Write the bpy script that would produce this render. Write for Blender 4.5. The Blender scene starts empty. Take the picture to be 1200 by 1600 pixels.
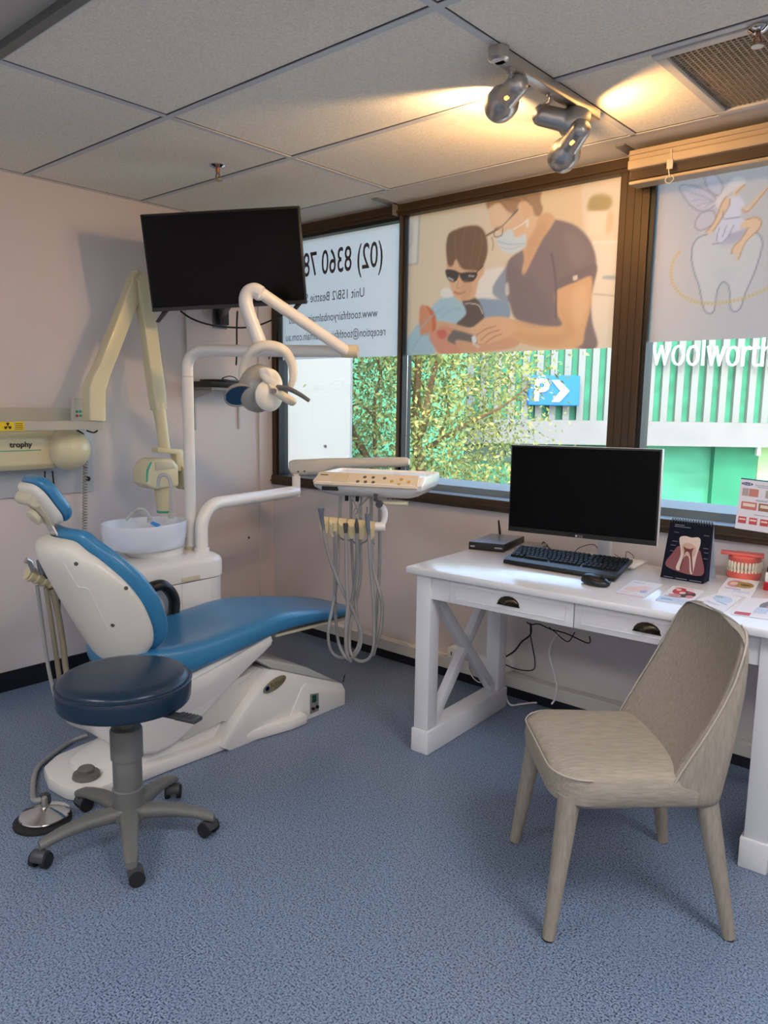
import bpy, bmesh, math, random
import numpy as np
from mathutils import Vector, Matrix

S = bpy.context.scene
COL = S.collection
R = math.radians

# ------------------------------------------------------------------ camera
CAM = np.array([3.73, 0.0, 1.43])
YAW, PITCH, ROLL, FPX = -0.719136279, 0.143542259, 0.0152787646, 1191.58679
def _axes():
    cy, sy, cp, sp = math.cos(YAW), math.sin(YAW), math.cos(PITCH), math.sin(PITCH)
    f = np.array([sy*cp, cy*cp, -sp]); r = np.array([cy, -sy, 0.0]); u = np.cross(r, f)
    cr, sr = math.cos(ROLL), math.sin(ROLL)
    return cr*r + sr*u, -sr*r + cr*u, f
AR, AU, AF = _axes()
FH = np.array([math.sin(YAW), math.cos(YAW), 0.0])      # level viewing direction
FR = np.array([math.cos(YAW), -math.sin(YAW), 0.0])
cd = bpy.data.cameras.new('camera'); cam = bpy.data.objects.new('camera', cd); COL.objects.link(cam)
cd.sensor_fit = 'VERTICAL'; cd.sensor_height = 24.0; cd.lens = FPX*24.0/1600.0; cd.clip_start = 0.05; cd.clip_end = 200
cam.matrix_world = Matrix(((AR[0], AU[0], -AF[0], CAM[0]), (AR[1], AU[1], -AF[1], CAM[1]), (AR[2], AU[2], -AF[2], CAM[2]), (0, 0, 0, 1)))
S.camera = cam

# ------------------------------------------------------------------ light and exposure
SKY_STRENGTH = 1.0
SUN_STRENGTH = 1.6
TROFFER_FILL = 19.0  # glow of the added, unseen ceiling lights that fill the room
SPOT_W = 13.5
S.view_settings.view_transform = 'Standard'; S.view_settings.look = 'None'
S.view_settings.exposure = 0.12; S.view_settings.gamma = 1.0; S.view_settings.use_curve_mapping = False
W = bpy.data.worlds.new('World'); S.world = W; W.use_nodes = True
_n = W.node_tree.nodes; _sky = _n.new('ShaderNodeTexSky'); _sky.sky_type = 'NISHITA'; _sky.sun_disc = False
_sky.sun_elevation = R(42); _sky.sun_rotation = R(160); _sky.air_density = 1.0; _sky.dust_density = 1.5
W.node_tree.links.new(_sky.outputs[0], _n['Background'].inputs['Color']); _n['Background'].inputs['Strength'].default_value = SKY_STRENGTH
sl = bpy.data.lights.new('sun', 'SUN'); sun = bpy.data.objects.new('sun', sl); COL.objects.link(sun)
sl.energy = SUN_STRENGTH; sl.angle = R(1.0); sl.color = (1.0, 0.95, 0.88)
sun.rotation_euler = Vector((-0.25, 0.72, -0.62)).to_track_quat('-Z', 'Y').to_euler()

# ------------------------------------------------------------------ helpers
def ray(x, y): return AF + (x-600)/FPX*AR - (y-800)/FPX*AU
def ox(x, y, X): d = ray(x, y); return Vector(CAM + d*(X-CAM[0])/d[0])
def oy(x, y, Y): d = ray(x, y); return Vector(CAM + d*(Y-CAM[1])/d[1])
def oz(x, y, Z): d = ray(x, y); return Vector(CAM + d*(Z-CAM[2])/d[2])
def od(x, y, D): d = ray(x, y); return Vector(CAM + d*D/(d@FH))      # on the upright plane D metres ahead

def lin(c): return tuple(((v/255.0)/12.92 if v <= 10.3 else (((v/255.0)+0.055)/1.055)**2.4) for v in c)
MATS = {}
def M(name, rgb=None, rough=0.5, metal=0.0, spec=0.5, emit=None, es=1.0, coat=0.0, bump=0.0, bscale=200.0, vary=0.0, vscale=20.0, stretch=None, alpha=1.0):
    if name in MATS: return MATS[name]
    m = bpy.data.materials.new(name); m.use_nodes = True; MATS[name] = m
    nt = m.node_tree; b = nt.nodes['Principled BSDF']; c = lin(rgb)+(1,)
    b.inputs['Base Color'].default_value = c; b.inputs['Roughness'].default_value = rough
    b.inputs['Metallic'].default_value = metal; b.inputs['Specular IOR Level'].default_value = spec
    b.inputs['Coat Weight'].default_value = coat; b.inputs['Alpha'].default_value = alpha
    if emit: b.inputs['Emission Color'].default_value = lin(emit)+(1,); b.inputs['Emission Strength'].default_value = es
    if bump or vary:
        tc = nt.nodes.new('ShaderNodeTexCoord'); src = tc.outputs['Object']
        if stretch:
            mp = nt.nodes.new('ShaderNodeMapping'); mp.inputs['Scale'].default_value = stretch
            nt.links.new(src, mp.inputs['Vector']); src = mp.outputs['Vector']
        if bump:
            n = nt.nodes.new('ShaderNodeTexNoise'); n.inputs['Scale'].default_value = bscale; n.inputs['Detail'].default_value = 3
            bp = nt.nodes.new('ShaderNodeBump'); bp.inputs['Strength'].default_value = bump; bp.inputs['Distance'].default_value = 0.002
            nt.links.new(src, n.inputs['Vector']); nt.links.new(n.outputs['Fac'], bp.inputs['Height']); nt.links.new(bp.outputs['Normal'], b.inputs['Normal'])
        if vary:
            n = nt.nodes.new('ShaderNodeTexNoise'); n.inputs['Scale'].default_value = vscale; n.inputs['Detail'].default_value = 4
            mr = nt.nodes.new('ShaderNodeMapRange'); mr.inputs['From Min'].default_value = 0.3; mr.inputs['From Max'].default_value = 0.7
            mr.inputs['To Min'].default_value = 1-vary; mr.inputs['To Max'].default_value = 1+vary
            mx = nt.nodes.new('ShaderNodeVectorMath'); mx.operation = 'SCALE'; mx.inputs[0].default_value = c[:3]
            nt.links.new(src, n.inputs['Vector']); nt.links.new(n.outputs['Fac'], mr.inputs['Value']); nt.links.new(mr.outputs['Result'], mx.inputs['Scale']); nt.links.new(mx.outputs[0], b.inputs['Base Color'])
    return m

def catmull(pts, n=6, closed=False):
    P = [Vector(p) for p in pts]; out = []; k = len(P)
    rng = range(k if closed else k-1)
    for i in rng:
        g = lambda j: P[j % k] if closed else P[min(max(j, 0), k-1)]
        p0, p1, p2, p3 = g(i-1), g(i), g(i+1), g(i+2)
        for t in range(n):
            t /= n
            out.append(0.5*((2*p1) + (p2-p0)*t + (2*p0-5*p1+4*p2-p3)*t*t + (3*p1-p0-3*p2+p3)*t**3))
    if not closed: out.append(P[-1].copy())
    return out

def rrect(w, h, r, n=5):
    o = []
    for sx, sy, a0 in ((1, 1, 0), (-1, 1, 90), (-1, -1, 180), (1, -1, 270)):
        for k in range(n+1):
            a = R(a0+90*k/n); o.append((sx*(w/2-r)+r*math.cos(a), sy*(h/2-r)+r*math.sin(a)))
    return o

class MB:
    def __init__(s): s.v = []; s.f = []; s.mi = []; s.cm = 0
    def add(s, vs, fs):
        b = len(s.v); s.v += [Vector(v) for v in vs]; s.f += [tuple(b+i for i in f) for f in fs]; s.mi += [s.cm]*len(fs); return s
    def box(s, c, size, bevel=0.0, rot=None, seg=2):
        bm = bmesh.new(); bmesh.ops.create_cube(bm, size=1.0)
        for v in bm.verts: v.co = Vector((v.co.x*size[0], v.co.y*size[1], v.co.z*size[2]))
        if bevel: bmesh.ops.bevel(bm, geom=bm.edges[:], offset=min(bevel, 0.49*min(size)), segments=seg, affect='EDGES', profile=0.5)
        m = Matrix.Translation(Vector(c))
        if rot is not None: m = m @ (rot if isinstance(rot, Matrix) else Matrix.Rotation(rot, 4, 'Z'))
        bm.verts.index_update(); vs = [m @ v.co for v in bm.verts]; fs = [[v.index for v in f.verts] for f in bm.faces]; bm.free()
        return s.add(vs, fs)
    def b2(s, lo, hi, bevel=0.0): return s.box([(a+b)/2 for a, b in zip(lo, hi)], [abs(b-a) for a, b in zip(lo, hi)], bevel)
    def tube(s, pts, r, n=10, caps=True, flat=None):
        P = [Vector(p) for p in pts]; k = len(P); rr = r if isinstance(r, (list, tuple)) else [r]*k
        T = [(P[min(i+1, k-1)]-P[max(i-1, 0)]).normalized() for i in range(k)]
        up = Vector((0, 0, 1)) if abs(T[0].z) < 0.9 else Vector((1, 0, 0)); N = T[0].cross(up).normalized()
        vs = []; fs = []
        for i in range(k):
            N = (N - T[i]*N.dot(T[i]))
            N = N.normalized() if N.length > 1e-6 else T[i].orthogonal().normalized()
            B = T[i].cross(N)
            for j in range(n):
                a = 2*math.pi*j/n; vs.append(P[i] + (N*math.cos(a) + B*math.sin(a)*(flat or 1.0))*rr[i])
        for i in range(k-1):
            for j in range(n): fs.append((i*n+j, i*n+(j+1) % n, (i+1)*n+(j+1) % n, (i+1)*n+j))
        if caps: fs.append(tuple(range(n-1, -1, -1))); fs.append(tuple(range((k-1)*n, k*n)))
        return s.add(vs, fs)
    def cyl(s, a, b, r, r2=None, n=20): return s.tube([a, b], [r, r if r2 is None else r2], n)
    def lathe(s, prof, o=(0, 0, 0), axis=(0, 0, 1), n=28):
        o = Vector(o); A = Vector(axis).normalized(); X = A.orthogonal().normalized(); Y = A.cross(X)
        vs = []; fs = []; k = len(prof)
        for r, h in prof:
            for j in range(n):
                a = 2*math.pi*j/n; vs.append(o + A*h + (X*math.cos(a)+Y*math.sin(a))*max(r, 1e-5))
        for i in range(k-1):
            for j in range(n): fs.append((i*n+j, i*n+(j+1) % n, (i+1)*n+(j+1) % n, (i+1)*n+j))
        if prof[0][0] > 1e-4: fs.append(tuple(range(n-1, -1, -1)))
        if prof[-1][0] > 1e-4: fs.append(tuple(range((k-1)*n, k*n)))
        return s.add(vs, fs)
    def loft(s, rings, cap=True, closed=True):
        n = len(rings[0]); vs = [p for r in rings for p in r]; fs = []
        for i in range(len(rings)-1):
            for j in range(n if closed else n-1): fs.append((i*n+j, i*n+(j+1) % n, (i+1)*n+(j+1) % n, (i+1)*n+j))
        if cap: fs.append(tuple(range(n-1, -1, -1))); fs.append(tuple(range((len(rings)-1)*n, len(rings)*n)))
        return s.add(vs, fs)
    def prism(s, pts, d, bevel=0.0, seg=2):                       # polygon of 3-D points swept along d
        d = Vector(d); P = [Vector(p) for p in pts]; n = len(P)
        bm = bmesh.new(); a = [bm.verts.new(p) for p in P]; b = [bm.verts.new(p+d) for p in P]
        bm.faces.new(a); bm.faces.new(b[::-1])
        for i in range(n): bm.faces.new((a[i], b[i], b[(i+1) % n], a[(i+1) % n]))
        bmesh.ops.recalc_face_normals(bm, faces=bm.faces[:])
        if bevel: bmesh.ops.bevel(bm, geom=bm.edges[:], offset=bevel, segments=seg, affect='EDGES', profile=0.5, clamp_overlap=True)
        bm.verts.index_update(); bm.verts.ensure_lookup_table()
        vs = [v.co.copy() for v in bm.verts]; fs = [[v.index for v in f.verts] for f in bm.faces]; bm.free()
        return s.add(vs, fs)
    def pad(s, outline, fn, tf, tb, p=4.0, nr=8, pf=None):
        # outline: 2-D loop; fn(a,b) -> (point, normal); front/back thickness tf, tb (numbers or functions of a,b)
        n = len(outline); ca = sum(o[0] for o in outline)/n; cb = sum(o[1] for o in outline)/n
        rad = [math.sin(math.pi/2*(i+1)/nr) for i in range(nr)]
        vs = []; fs = []
        def put(a, b, r, sgn):
            c, N = fn(a, b); t = tf if sgn > 0 else tb
            t = t(a, b) if callable(t) else t
            return Vector(c) + Vector(N)*sgn*t*max(0.0, 1-r**p)**(1.0/(pf or p))
        for sgn in (1, -1):
            base = len(vs); vs.append(put(ca, cb, 0, sgn))
            rr = rad if sgn > 0 else rad[:-1]
            for r in rr:
                for o in outline: vs.append(put(ca+(o[0]-ca)*r, cb+(o[1]-cb)*r, r, sgn))
            if sgn > 0: edge = base+1+(nr-1)*n
            def idx(i, j):
                if sgn < 0 and i == nr-1: return edge+j % n
                return base+1+i*n+j % n
            for j in range(n):
                t = (base, idx(0, j), idx(0, j+1)); fs.append(t if sgn > 0 else t[::-1])
                for i in range(nr-1):
                    q = (idx(i, j), idx(i+1, j), idx(i+1, j+1), idx(i, j+1)); fs.append(q if sgn > 0 else q[::-1])
        return s.add(vs, fs)
    def text(s, body, size, o, xd, yd, ext=0.0, align='CENTER', sx=1.0, bold=0.0, space=1.0):
        cu = bpy.data.curves.new('t', 'FONT'); cu.body = body; cu.size = size; cu.align_x = align; cu.align_y = 'CENTER'; cu.offset = bold; cu.space_character = space
        cu.resolution_u = 3
        if ext: cu.extrude = ext/2
        ob = bpy.data.objects.new('t', cu); me = bpy.data.meshes.new_from_object(ob)
        X = Vector(xd).normalized(); Y = Vector(yd).normalized(); Z = X.cross(Y); o = Vector(o)
        vs = [o + X*v.co.x*sx + Y*v.co.y + Z*v.co.z for v in me.vertices]; fs = [tuple(p.vertices) for p in me.polygons]
        bpy.data.objects.remove(ob); bpy.data.meshes.remove(me); bpy.data.curves.remove(cu)
        return s.add(vs, fs)
    def xf(s, m):
        s.v = [m @ v for v in s.v]; return s
    def build(s, name, mat, parent=None, smooth=35, local=False, sub=0, recalc=True):
        me = bpy.data.meshes.new(name)
        vs = s.v
        if parent is not None and not local:
            inv = WM.get(parent.name_full, Matrix.Identity(4)).inverted(); vs = [inv @ v for v in vs]
        me.from_pydata([tuple(v) for v in vs], [], s.f)
        for m in (mat if isinstance(mat, (list, tuple)) else [mat]): me.materials.append(m)
        if any(s.mi): me.polygons.foreach_set('material_index', s.mi)
        if recalc:
            bm = bmesh.new(); bm.from_mesh(me); bmesh.ops.recalc_face_normals(bm, faces=bm.faces[:]); bm.to_mesh(me); bm.free()
        if smooth:
            me.shade_smooth(); me.set_sharp_from_angle(angle=R(smooth))
        o = bpy.data.objects.new(name, me); COL.objects.link(o)
        if parent is not None:
            o.parent = parent; WM[o.name_full] = WM.get(parent.name_full, Matrix.Identity(4))
        if sub:
            md = o.modifiers.new('sub', 'SUBSURF'); md.levels = sub; md.render_levels = sub
        return o
WM = {}
def thing(name, label, cat, loc=(0, 0, 0), rz=0.0, group=None, rot=None):
    o = bpy.data.objects.new(name, None); COL.objects.link(o); o.empty_display_size = 0.05
    m = Matrix.Translation(Vector(loc)) @ (rot if rot is not None else Matrix.Rotation(rz, 4, 'Z'))
    o.matrix_world = m; WM[o.name_full] = m
    o['label'] = label; o['category'] = cat
    if group: o['group'] = group
    return o
def tag(o, label, cat, group=None, kind=None):
    o['label'] = label; o['category'] = cat
    if group: o['group'] = group
    if kind: o['kind'] = kind
    return o
def struct(o): o['kind'] = 'structure'; return o
def lab(o, t): o['label'] = t; return o
def copy_tree(o, parent=None):
    c = o.copy(); COL.objects.link(c)
    if parent is not None: c.parent = parent
    for ch in list(o.children): copy_tree(ch, c)
    return c

# ------------------------------------------------------------------ materials
WHITE = M('white_plastic', (228, 227, 224), 0.28, coat=0.3)
WARMW = M('aged_white_plastic', (222, 218, 206), 0.3, coat=0.3)
CREAM = M('cream_plastic', (214, 207, 172), 0.32, coat=0.2)
BEIGE = M('beige_plastic', (206, 198, 172), 0.4)
BLACK = M('black_plastic', (16, 16, 18), 0.38)
RUBBER = M('black_rubber', (26, 26, 27), 0.7)
GREYP = M('grey_plastic', (103, 104, 101), 0.45, vary=0.08)
DARKG = M('dark_grey_plastic', (62, 64, 67), 0.45)
LGREY = M('light_grey_plastic', (178, 180, 180), 0.4)
CHROME = M('chrome', (215, 215, 215), 0.1, metal=1.0)
STEEL = M('brushed_steel', (196, 190, 182), 0.3, metal=1.0, bump=0.05, bscale=90, stretch=(1, 1, 14))
BLUE = M('blue_vinyl', (54, 126, 172), 0.30, coat=0.15, bump=0.03, bscale=260, vary=0.05, vscale=6)
NAVY = M('dark_blue_vinyl', (20, 43, 64), 0.3, bump=0.08, bscale=160)
SCREEN = M('black_screen', (3, 3, 5), 0.14, spec=0.12)
DESKW = M('white_lacquer', (226, 227, 230), 0.22, coat=0.3)
HOSE = M('grey_hose', (150, 150, 148), 0.45)
TEAL = M('teal_stripe', (60, 168, 140), 0.4)
BRONZE = M('bronze_handle', (70, 62, 50), 0.35, metal=0.9)
FRAME = M('bronze_aluminium', (68, 54, 38), 0.42, metal=0.35, vary=0.06, vscale=3, stretch=(40, 40, 1))
INK = M('dark_grey_ink', (72, 72, 78), 0.6)
PAPER = M('white_paper', (226, 228, 236), 0.55)

# ------------------------------------------------------------------ room shell
X1, Y0, YW, ZC = 4.95, -2.3, 3.16, 2.447
def wallmat():
    return M('wall_paint', (206, 198, 197), 0.55, bump=0.06, bscale=60)
WALL = wallmat()

fm = M('floor_vinyl', (86, 100, 132), 0.29, spec=0.45)
nt = fm.node_tree; bs = nt.nodes['Principled BSDF']
tc = nt.nodes.new('ShaderNodeTexCoord')
def noise(sc, det=2.0):
    n = nt.nodes.new('ShaderNodeTexNoise'); n.inputs['Scale'].default_value = sc; n.inputs['Detail'].default_value = det
    nt.links.new(tc.outputs['Object'], n.inputs['Vector']); return n
n1 = noise(185, 2.0); n2 = noise(260, 1.0)
r1 = nt.nodes.new('ShaderNodeValToRGB'); e = r1.color_ramp.elements
e[0].position = 0.38; e[0].color = lin((40, 50, 70))+(1,); e[1].position = 0.66; e[1].color = lin((140, 157, 180))+(1,)
k = r1.color_ramp.elements.new(0.46); k.color = lin((105, 123, 150))+(1,)
k = r1.color_ramp.elements.new(0.56); k.color = lin((118, 136, 162))+(1,)
r2 = nt.nodes.new('ShaderNodeValToRGB'); e = r2.color_ramp.elements
e[0].position = 0.62; e[0].color = (0, 0, 0, 1); e[1].position = 0.70; e[1].color = (1, 1, 1, 1)
mx = nt.nodes.new('ShaderNodeMix'); mx.data_type = 'RGBA'; mx.inputs['B'].default_value = lin((156, 170, 188))+(1,)
nt.links.new(n1.outputs['Fac'], r1.inputs['Fac']); nt.links.new(n2.outputs['Fac'], r2.inputs['Fac'])
nt.links.new(r2.outputs['Color'], mx.inputs['Factor']); nt.links.new(r1.outputs['Color'], mx.inputs['A'])
nt.links.new(mx.outputs['Result'], bs.inputs['Base Color'])
bp = nt.nodes.new('ShaderNodeBump'); bp.inputs['Strength'].default_value = 0.04; bp.inputs['Distance'].default_value = 0.001
nt.links.new(n1.outputs['Fac'], bp.inputs['Height']); nt.links.new(bp.outputs['Normal'], bs.inputs['Normal'])
struct(MB().b2((-0.12, Y0-0.1, -0.1), (X1+0.1, YW+0.14, 0)).build('floor', fm, smooth=0))

struct(MB().b2((-0.12, Y0-0.1, 0), (0, YW+0.14, 2.6)).build('wall_left', WALL, smooth=0))
struct(MB().b2((0, 2.545, 0), (0.014, 3.05, ZC)).b2((0, 3.05, 0), (0.026, YW, ZC)).build('trim_1', WALL, smooth=0))
wm = MB()
wm.b2((0, YW, 0), (X1, YW+0.14, 0.905)).b2((0, YW, 2.445), (X1, YW+0.14, 2.6)).b2((3.98, YW, 0.905), (X1, YW+0.14, 2.445))
struct(wm.build('wall_front', WALL, smooth=0))
struct(MB().b2((X1, Y0-0.1, 0), (X1+0.1, YW+0.14, 2.6)).build('wall_right', WALL, smooth=0))
struct(MB().b2((-0.12, Y0-0.1, 0), (X1, Y0, 2.6)).build('wall_back', WALL, smooth=0))
SKIRT = M('black_skirting', (20, 22, 30), 0.35)
struct(MB().b2((0, Y0, 0), (0.006, 2.545, 0.098)).build('baseboard_left', SKIRT, smooth=0))
struct(MB().b2((0.03, YW-0.03, 0), (X1, YW, 0.055)).build('baseboard_front', SKIRT, smooth=0))
struct(MB().b2((0.03, 3.105, 0.055), (X1, YW, 0.117), 0.004).build('trim_2', M('white_trunking', (206, 203, 196), 0.4), smooth=0))

# ceiling: tiles on a T-bar grid, each 1.2 x 0.6 m
tilem = M('ceiling_tile', (230, 224, 208), 0.9, bump=0.5, bscale=130, vary=0.10, vscale=140)
BARM = M('ceiling_bar', (196, 197, 198), 0.5)
ceil = MB()
rows = [3.16, 2.92, 2.29, 1.69, 1.085, 0.475, -0.13, -0.735, -1.34, -1.945, -2.3]
cols = [0.0, 1.175, 2.405, 3.60, 4.80, 4.95]
VX0, VX1, VY0, VY1 = 2.72, 3.32, 2.31, 2.905
LIGHTS = [(1.175, 2.405, 0.475, 1.085), (1.175, 2.405, -1.34, -0.735), (3.60, 4.80, -1.34, -0.735), (3.60, 4.80, 1.085, 1.69)]
def hole(x0, x1, y0, y1): return any(abs(x0-a[0]) < 0.02 and abs(y0-a[2]) < 0.02 for a in LIGHTS)
for i in range(len(rows)-1):
    y1, y0 = rows[i], rows[i+1]
    for j in range(len(cols)-1):
        x0, x1 = cols[j], cols[j+1]
        if hole(x0, x1, y0, y1): continue
        if j == 2 and i == 1:
            ceil.b2((x0, y0, ZC), (VX0, y1, ZC+0.02)); ceil.b2((VX1, y0, ZC), (x1, y1, ZC+0.02)); continue
        if i == 0: continue
        ceil.b2((x0+0.001, y0+0.001, ZC), (x1-0.001, y1-0.001, ZC+0.02))
struct(ceil.build('ceiling', tilem, smooth=0))
struct(MB().b2((0, 2.92, ZC+0.001), (X1, YW, ZC+0.02)).build('trim_3', M('ceiling_plaster', (204, 198, 186), 0.7), smooth=0))
struct(MB().b2((-0.12, Y0-0.1, ZC+0.15), (X1+0.1, YW+0.14, ZC+0.25)).build('roof', M('concrete', (150, 148, 145), 0.9), smooth=0))
bars = MB()
for x in cols[1:-1]:
    if abs(x-2.405) < .01: bars.b2((x-0.012, Y0, ZC-0.004), (x+0.012, 2.92, ZC+0.001))
    else: bars.b2((x-0.012, Y0, ZC-0.004), (x+0.012, 2.92, ZC+0.001))
for y in rows[2:-1]: bars.b2((0, y-0.012, ZC-0.0042), (X1, y+0.012, ZC+0.001))
bars.b2((0, Y0, ZC-0.004), (0.02, 2.92, ZC+0.001)); bars.b2((0, 2.91, ZC-0.004), (X1, 2.925, ZC+0.001))
struct(bars.build('trim_4', BARM, smooth=0))
gap = MB()   # dark reveal along one side of each bar
for x in cols[1:-1]: gap.b2((x+0.012, Y0, ZC-0.0012), (x+0.0165, 2.91, ZC+0.001))
for y in rows[2:-1]: gap.b2((0, y-0.0175, ZC-0.0012), (X1, y-0.012, ZC+0.001))
gap.b2((0, 2.905, ZC-0.0012), (X1, 2.91, ZC+0.001)); gap.b2((0.02, Y0, ZC-0.0012), (0.024, 2.91, ZC+0.001))
struct(gap.build('trim_5', M('shadow_gap', (70, 70, 70), 0.8), smooth=0))

# troffer lights in the ceiling; the one near the picture's corner is switched off, the lit ones are unseen additions to brighten the room
LGRP = 'recessed ceiling lights'
def troffer(x0, x1, y0, y1, on, label):
    t = thing('ceiling_light', label, 'ceiling light', ((x0+x1)/2, (y0+y1)/2, ZC))
    f = MB(); w = 0.03
    f.b2((x0, y0, ZC-0.012), (x1, y0+w, ZC+0.08)); f.b2((x0, y1-w, ZC-0.012), (x1, y1, ZC+0.08))
    f.b2((x0, y0+w, ZC-0.012), (x0+w, y1-w, ZC+0.08)); f.b2((x1-w, y0+w, ZC-0.012), (x1, y1-w, ZC+0.08))
    f.build('frame', GREYP if not on else BARM, t, 0)
    m = M('fill_diffuser', (230, 230, 230), 0.5, emit=(250, 247, 246), es=TROFFER_FILL) if on else M('unlit_diffuser', (170, 168, 160), 0.4)
    MB().b2((x0+w, y0+w, ZC+0.012), (x1-w, y1-w, ZC+0.02)).build('diffuser', m, t, 0)
troffer(*LIGHTS[0], False, 'unlit recessed ceiling light with grey frame, only its corner seen')
troffer(*LIGHTS[1], True, 'added, unseen lit recessed ceiling light at the back of the room, on the dental chair side')
troffer(*LIGHTS[2], True, 'added, unseen lit recessed ceiling light at the back of the room, on the desk side')
troffer(*LIGHTS[3], True, 'added, unseen lit recessed ceiling light above the room beside the desk')

# air vent
vt = thing('ceiling_vent', 'square ceiling air vent with metal eggcrate grille above the blind', 'vent', ((VX0+VX1)/2, (VY0+VY1)/2, ZC))
f = MB(); w = 0.032
for lo, hi in (((VX0, VY0), (VX1, VY0+w)), ((VX0, VY1-w), (VX1, VY1)), ((VX0, VY0+w), (VX0+w, VY1-w)), ((VX1-w, VY0+w), (VX1, VY1-w))):
    f.b2(lo+(ZC-0.008,), hi+(ZC+0.06,), 0.003)
f.build('frame', M('vent_frame', (200, 198, 192), 0.45), vt, 0)
MB().b2((VX0+w, VY0+w, ZC+0.05), (VX1-w, VY1-w, ZC+0.06)).build('backing', M('vent_dark', (42, 38, 32), 0.8), vt, 0)
g = MB(); nv = 34
for i in range(1, nv):
    x = VX0+w+(VX1-VX0-2*w)*i/nv; g.b2((x-0.0016, VY0+w, ZC), (x+0.0016, VY1-w, ZC+0.014))
    y = VY0+w+(VY1-VY0-2*w)*i/nv; g.b2((VX0+w, y-0.0016, ZC), (VX1-w, y+0.0016, ZC+0.014))
g.build('grille', M('vent_grille', (172, 160, 140), 0.45, metal=0.3), vt, 0)

# sprinklers
def sprinkler(p, label, s=1.0):
    t = thing('sprinkler_head', label, 'sprinkler', p)
    x, y, z = p
    MB().lathe([(0.034*s, 0), (0.034*s, -0.004), (0.02*s, -0.012), (0.012*s, -0.014)], p).build('flange', CHROME, t)
    b = MB(); b.cyl((x, y, z-0.012), (x, y, z-0.03*s), 0.009*s, 0.007*s, 12)
    for sx in (-1, 1): b.tube([(x+sx*0.006, y, z-0.028*s), (x+sx*0.012*s, y, z-0.04*s), (x+sx*0.004, y, z-0.056*s)], 0.003, 6)
    b.build('frame', M('sprinkler_brass', (140, 100, 80), 0.4, metal=0.6), t)
    MB().lathe([(0.004, -0.054*s), (0.02*s, -0.056*s), (0.02*s, -0.059*s), (0.004, -0.06*s)], p, n=16).build('deflector', STEEL, t)
sp = oz(340, 258, ZC); sprinkler((sp.x, sp.y, ZC), 'small fire sprinkler on the ceiling above the television', 1.1)
sp = oz(1186, 38, ZC); sprinkler((sp.x, sp.y, ZC-0.009), 'small sprinkler at the edge of the ceiling air vent', 0.8)

# ------------------------------------------------------------------ window
YF = 3.15
w1 = MB()
w1.b2((0.028, YF, 2.385), (3.98, YF+0.09, 2.445), 0.004).b2((0.028, YF-0.012, 2.40), (3.98, YF, 2.412), 0.002)
w1.b2((0.028, YF-0.01, 0.905), (3.98, YF+0.09, 0.963), 0.004).b2((0.028, YF-0.018, 0.925), (3.98, YF-0.01, 0.935), 0.002)
w1.b2((0.028, YF, 0.955), (0.062, YF+0.09, 2.385), 0.003)
w1.b2((3.93, YF, 0.955), (3.98, YF+0.09, 2.385), 0.003)
w1.b2((2.256, YF-0.005, 0.955), (2.385, YF+0.09, 2.385), 0.004)
for x in (2.285, 2.32, 2.352): w1.b2((x-0.003, YF-0.009, 0.955), (x+0.003, YF-0.005, 2.385))
struct(w1.build('window_1', FRAME, smooth=0))
GASK = M('black_gasket', (14, 14, 15), 0.5)
win = bpy.data.objects['window_1']
g = MB()
for x0, x1 in ((0.062, 0.082), (1.042, 1.078), (2.385, 2.402)): g.b2((x0, YF+0.01, 0.955), (x1, YF+0.085, 2.385))
g.b2((0.062, YF+0.012, 2.368), (1.05, YF+0.08, 2.386)); g.b2((0.062, YF+0.012, 0.95), (3.93, YF+0.08, 0.962))
struct(g.build('gasket', GASK, win, 0))
struct(MB().b2((1.052, YF-0.004, 0.957), (1.066, YF+0.012, 2.384)).build('mullion_strip', M('mullion_strip', (120, 110, 100), 0.3, metal=0.8), win, 0))
# glass
gm = bpy.data.materials.new('window_glass'); gm.use_nodes = True; nt = gm.node_tree; nt.nodes.clear()
out = nt.nodes.new('ShaderNodeOutputMaterial'); tr = nt.nodes.new('ShaderNodeBsdfTransparent'); gl = nt.nodes.new('ShaderNodeBsdfGlossy')
tr.inputs['Color'].default_value = (0.95, 0.97, 0.96, 1); gl.inputs['Roughness'].default_value = 0.02
fr = nt.nodes.new('ShaderNodeFresnel'); fr.inputs['IOR'].default_value = 1.3; mxs = nt.nodes.new('ShaderNodeMixShader')
nt.links.new(fr.outputs[0], mxs.inputs[0]); nt.links.new(tr.outputs[0], mxs.inputs[1]); nt.links.new(gl.outputs[0], mxs.inputs[2]); nt.links.new(mxs.outputs[0], out.inputs[0])
for x0, x1 in ((0.082, 1.042), (1.078, 2.256), (2.402, 3.93)):
    struct(MB().b2((x0, YF+0.05, 0.96), (x1, YF+0.055, 2.385)).build('glass', gm, win, 0))
struct(MB().b2((-0.1, YW+0.145, 0.70), (4.9, YW+0.44, .99)).build('ledge', M('outside_ledge', (150, 143, 134), 0.6), smooth=0))

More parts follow.
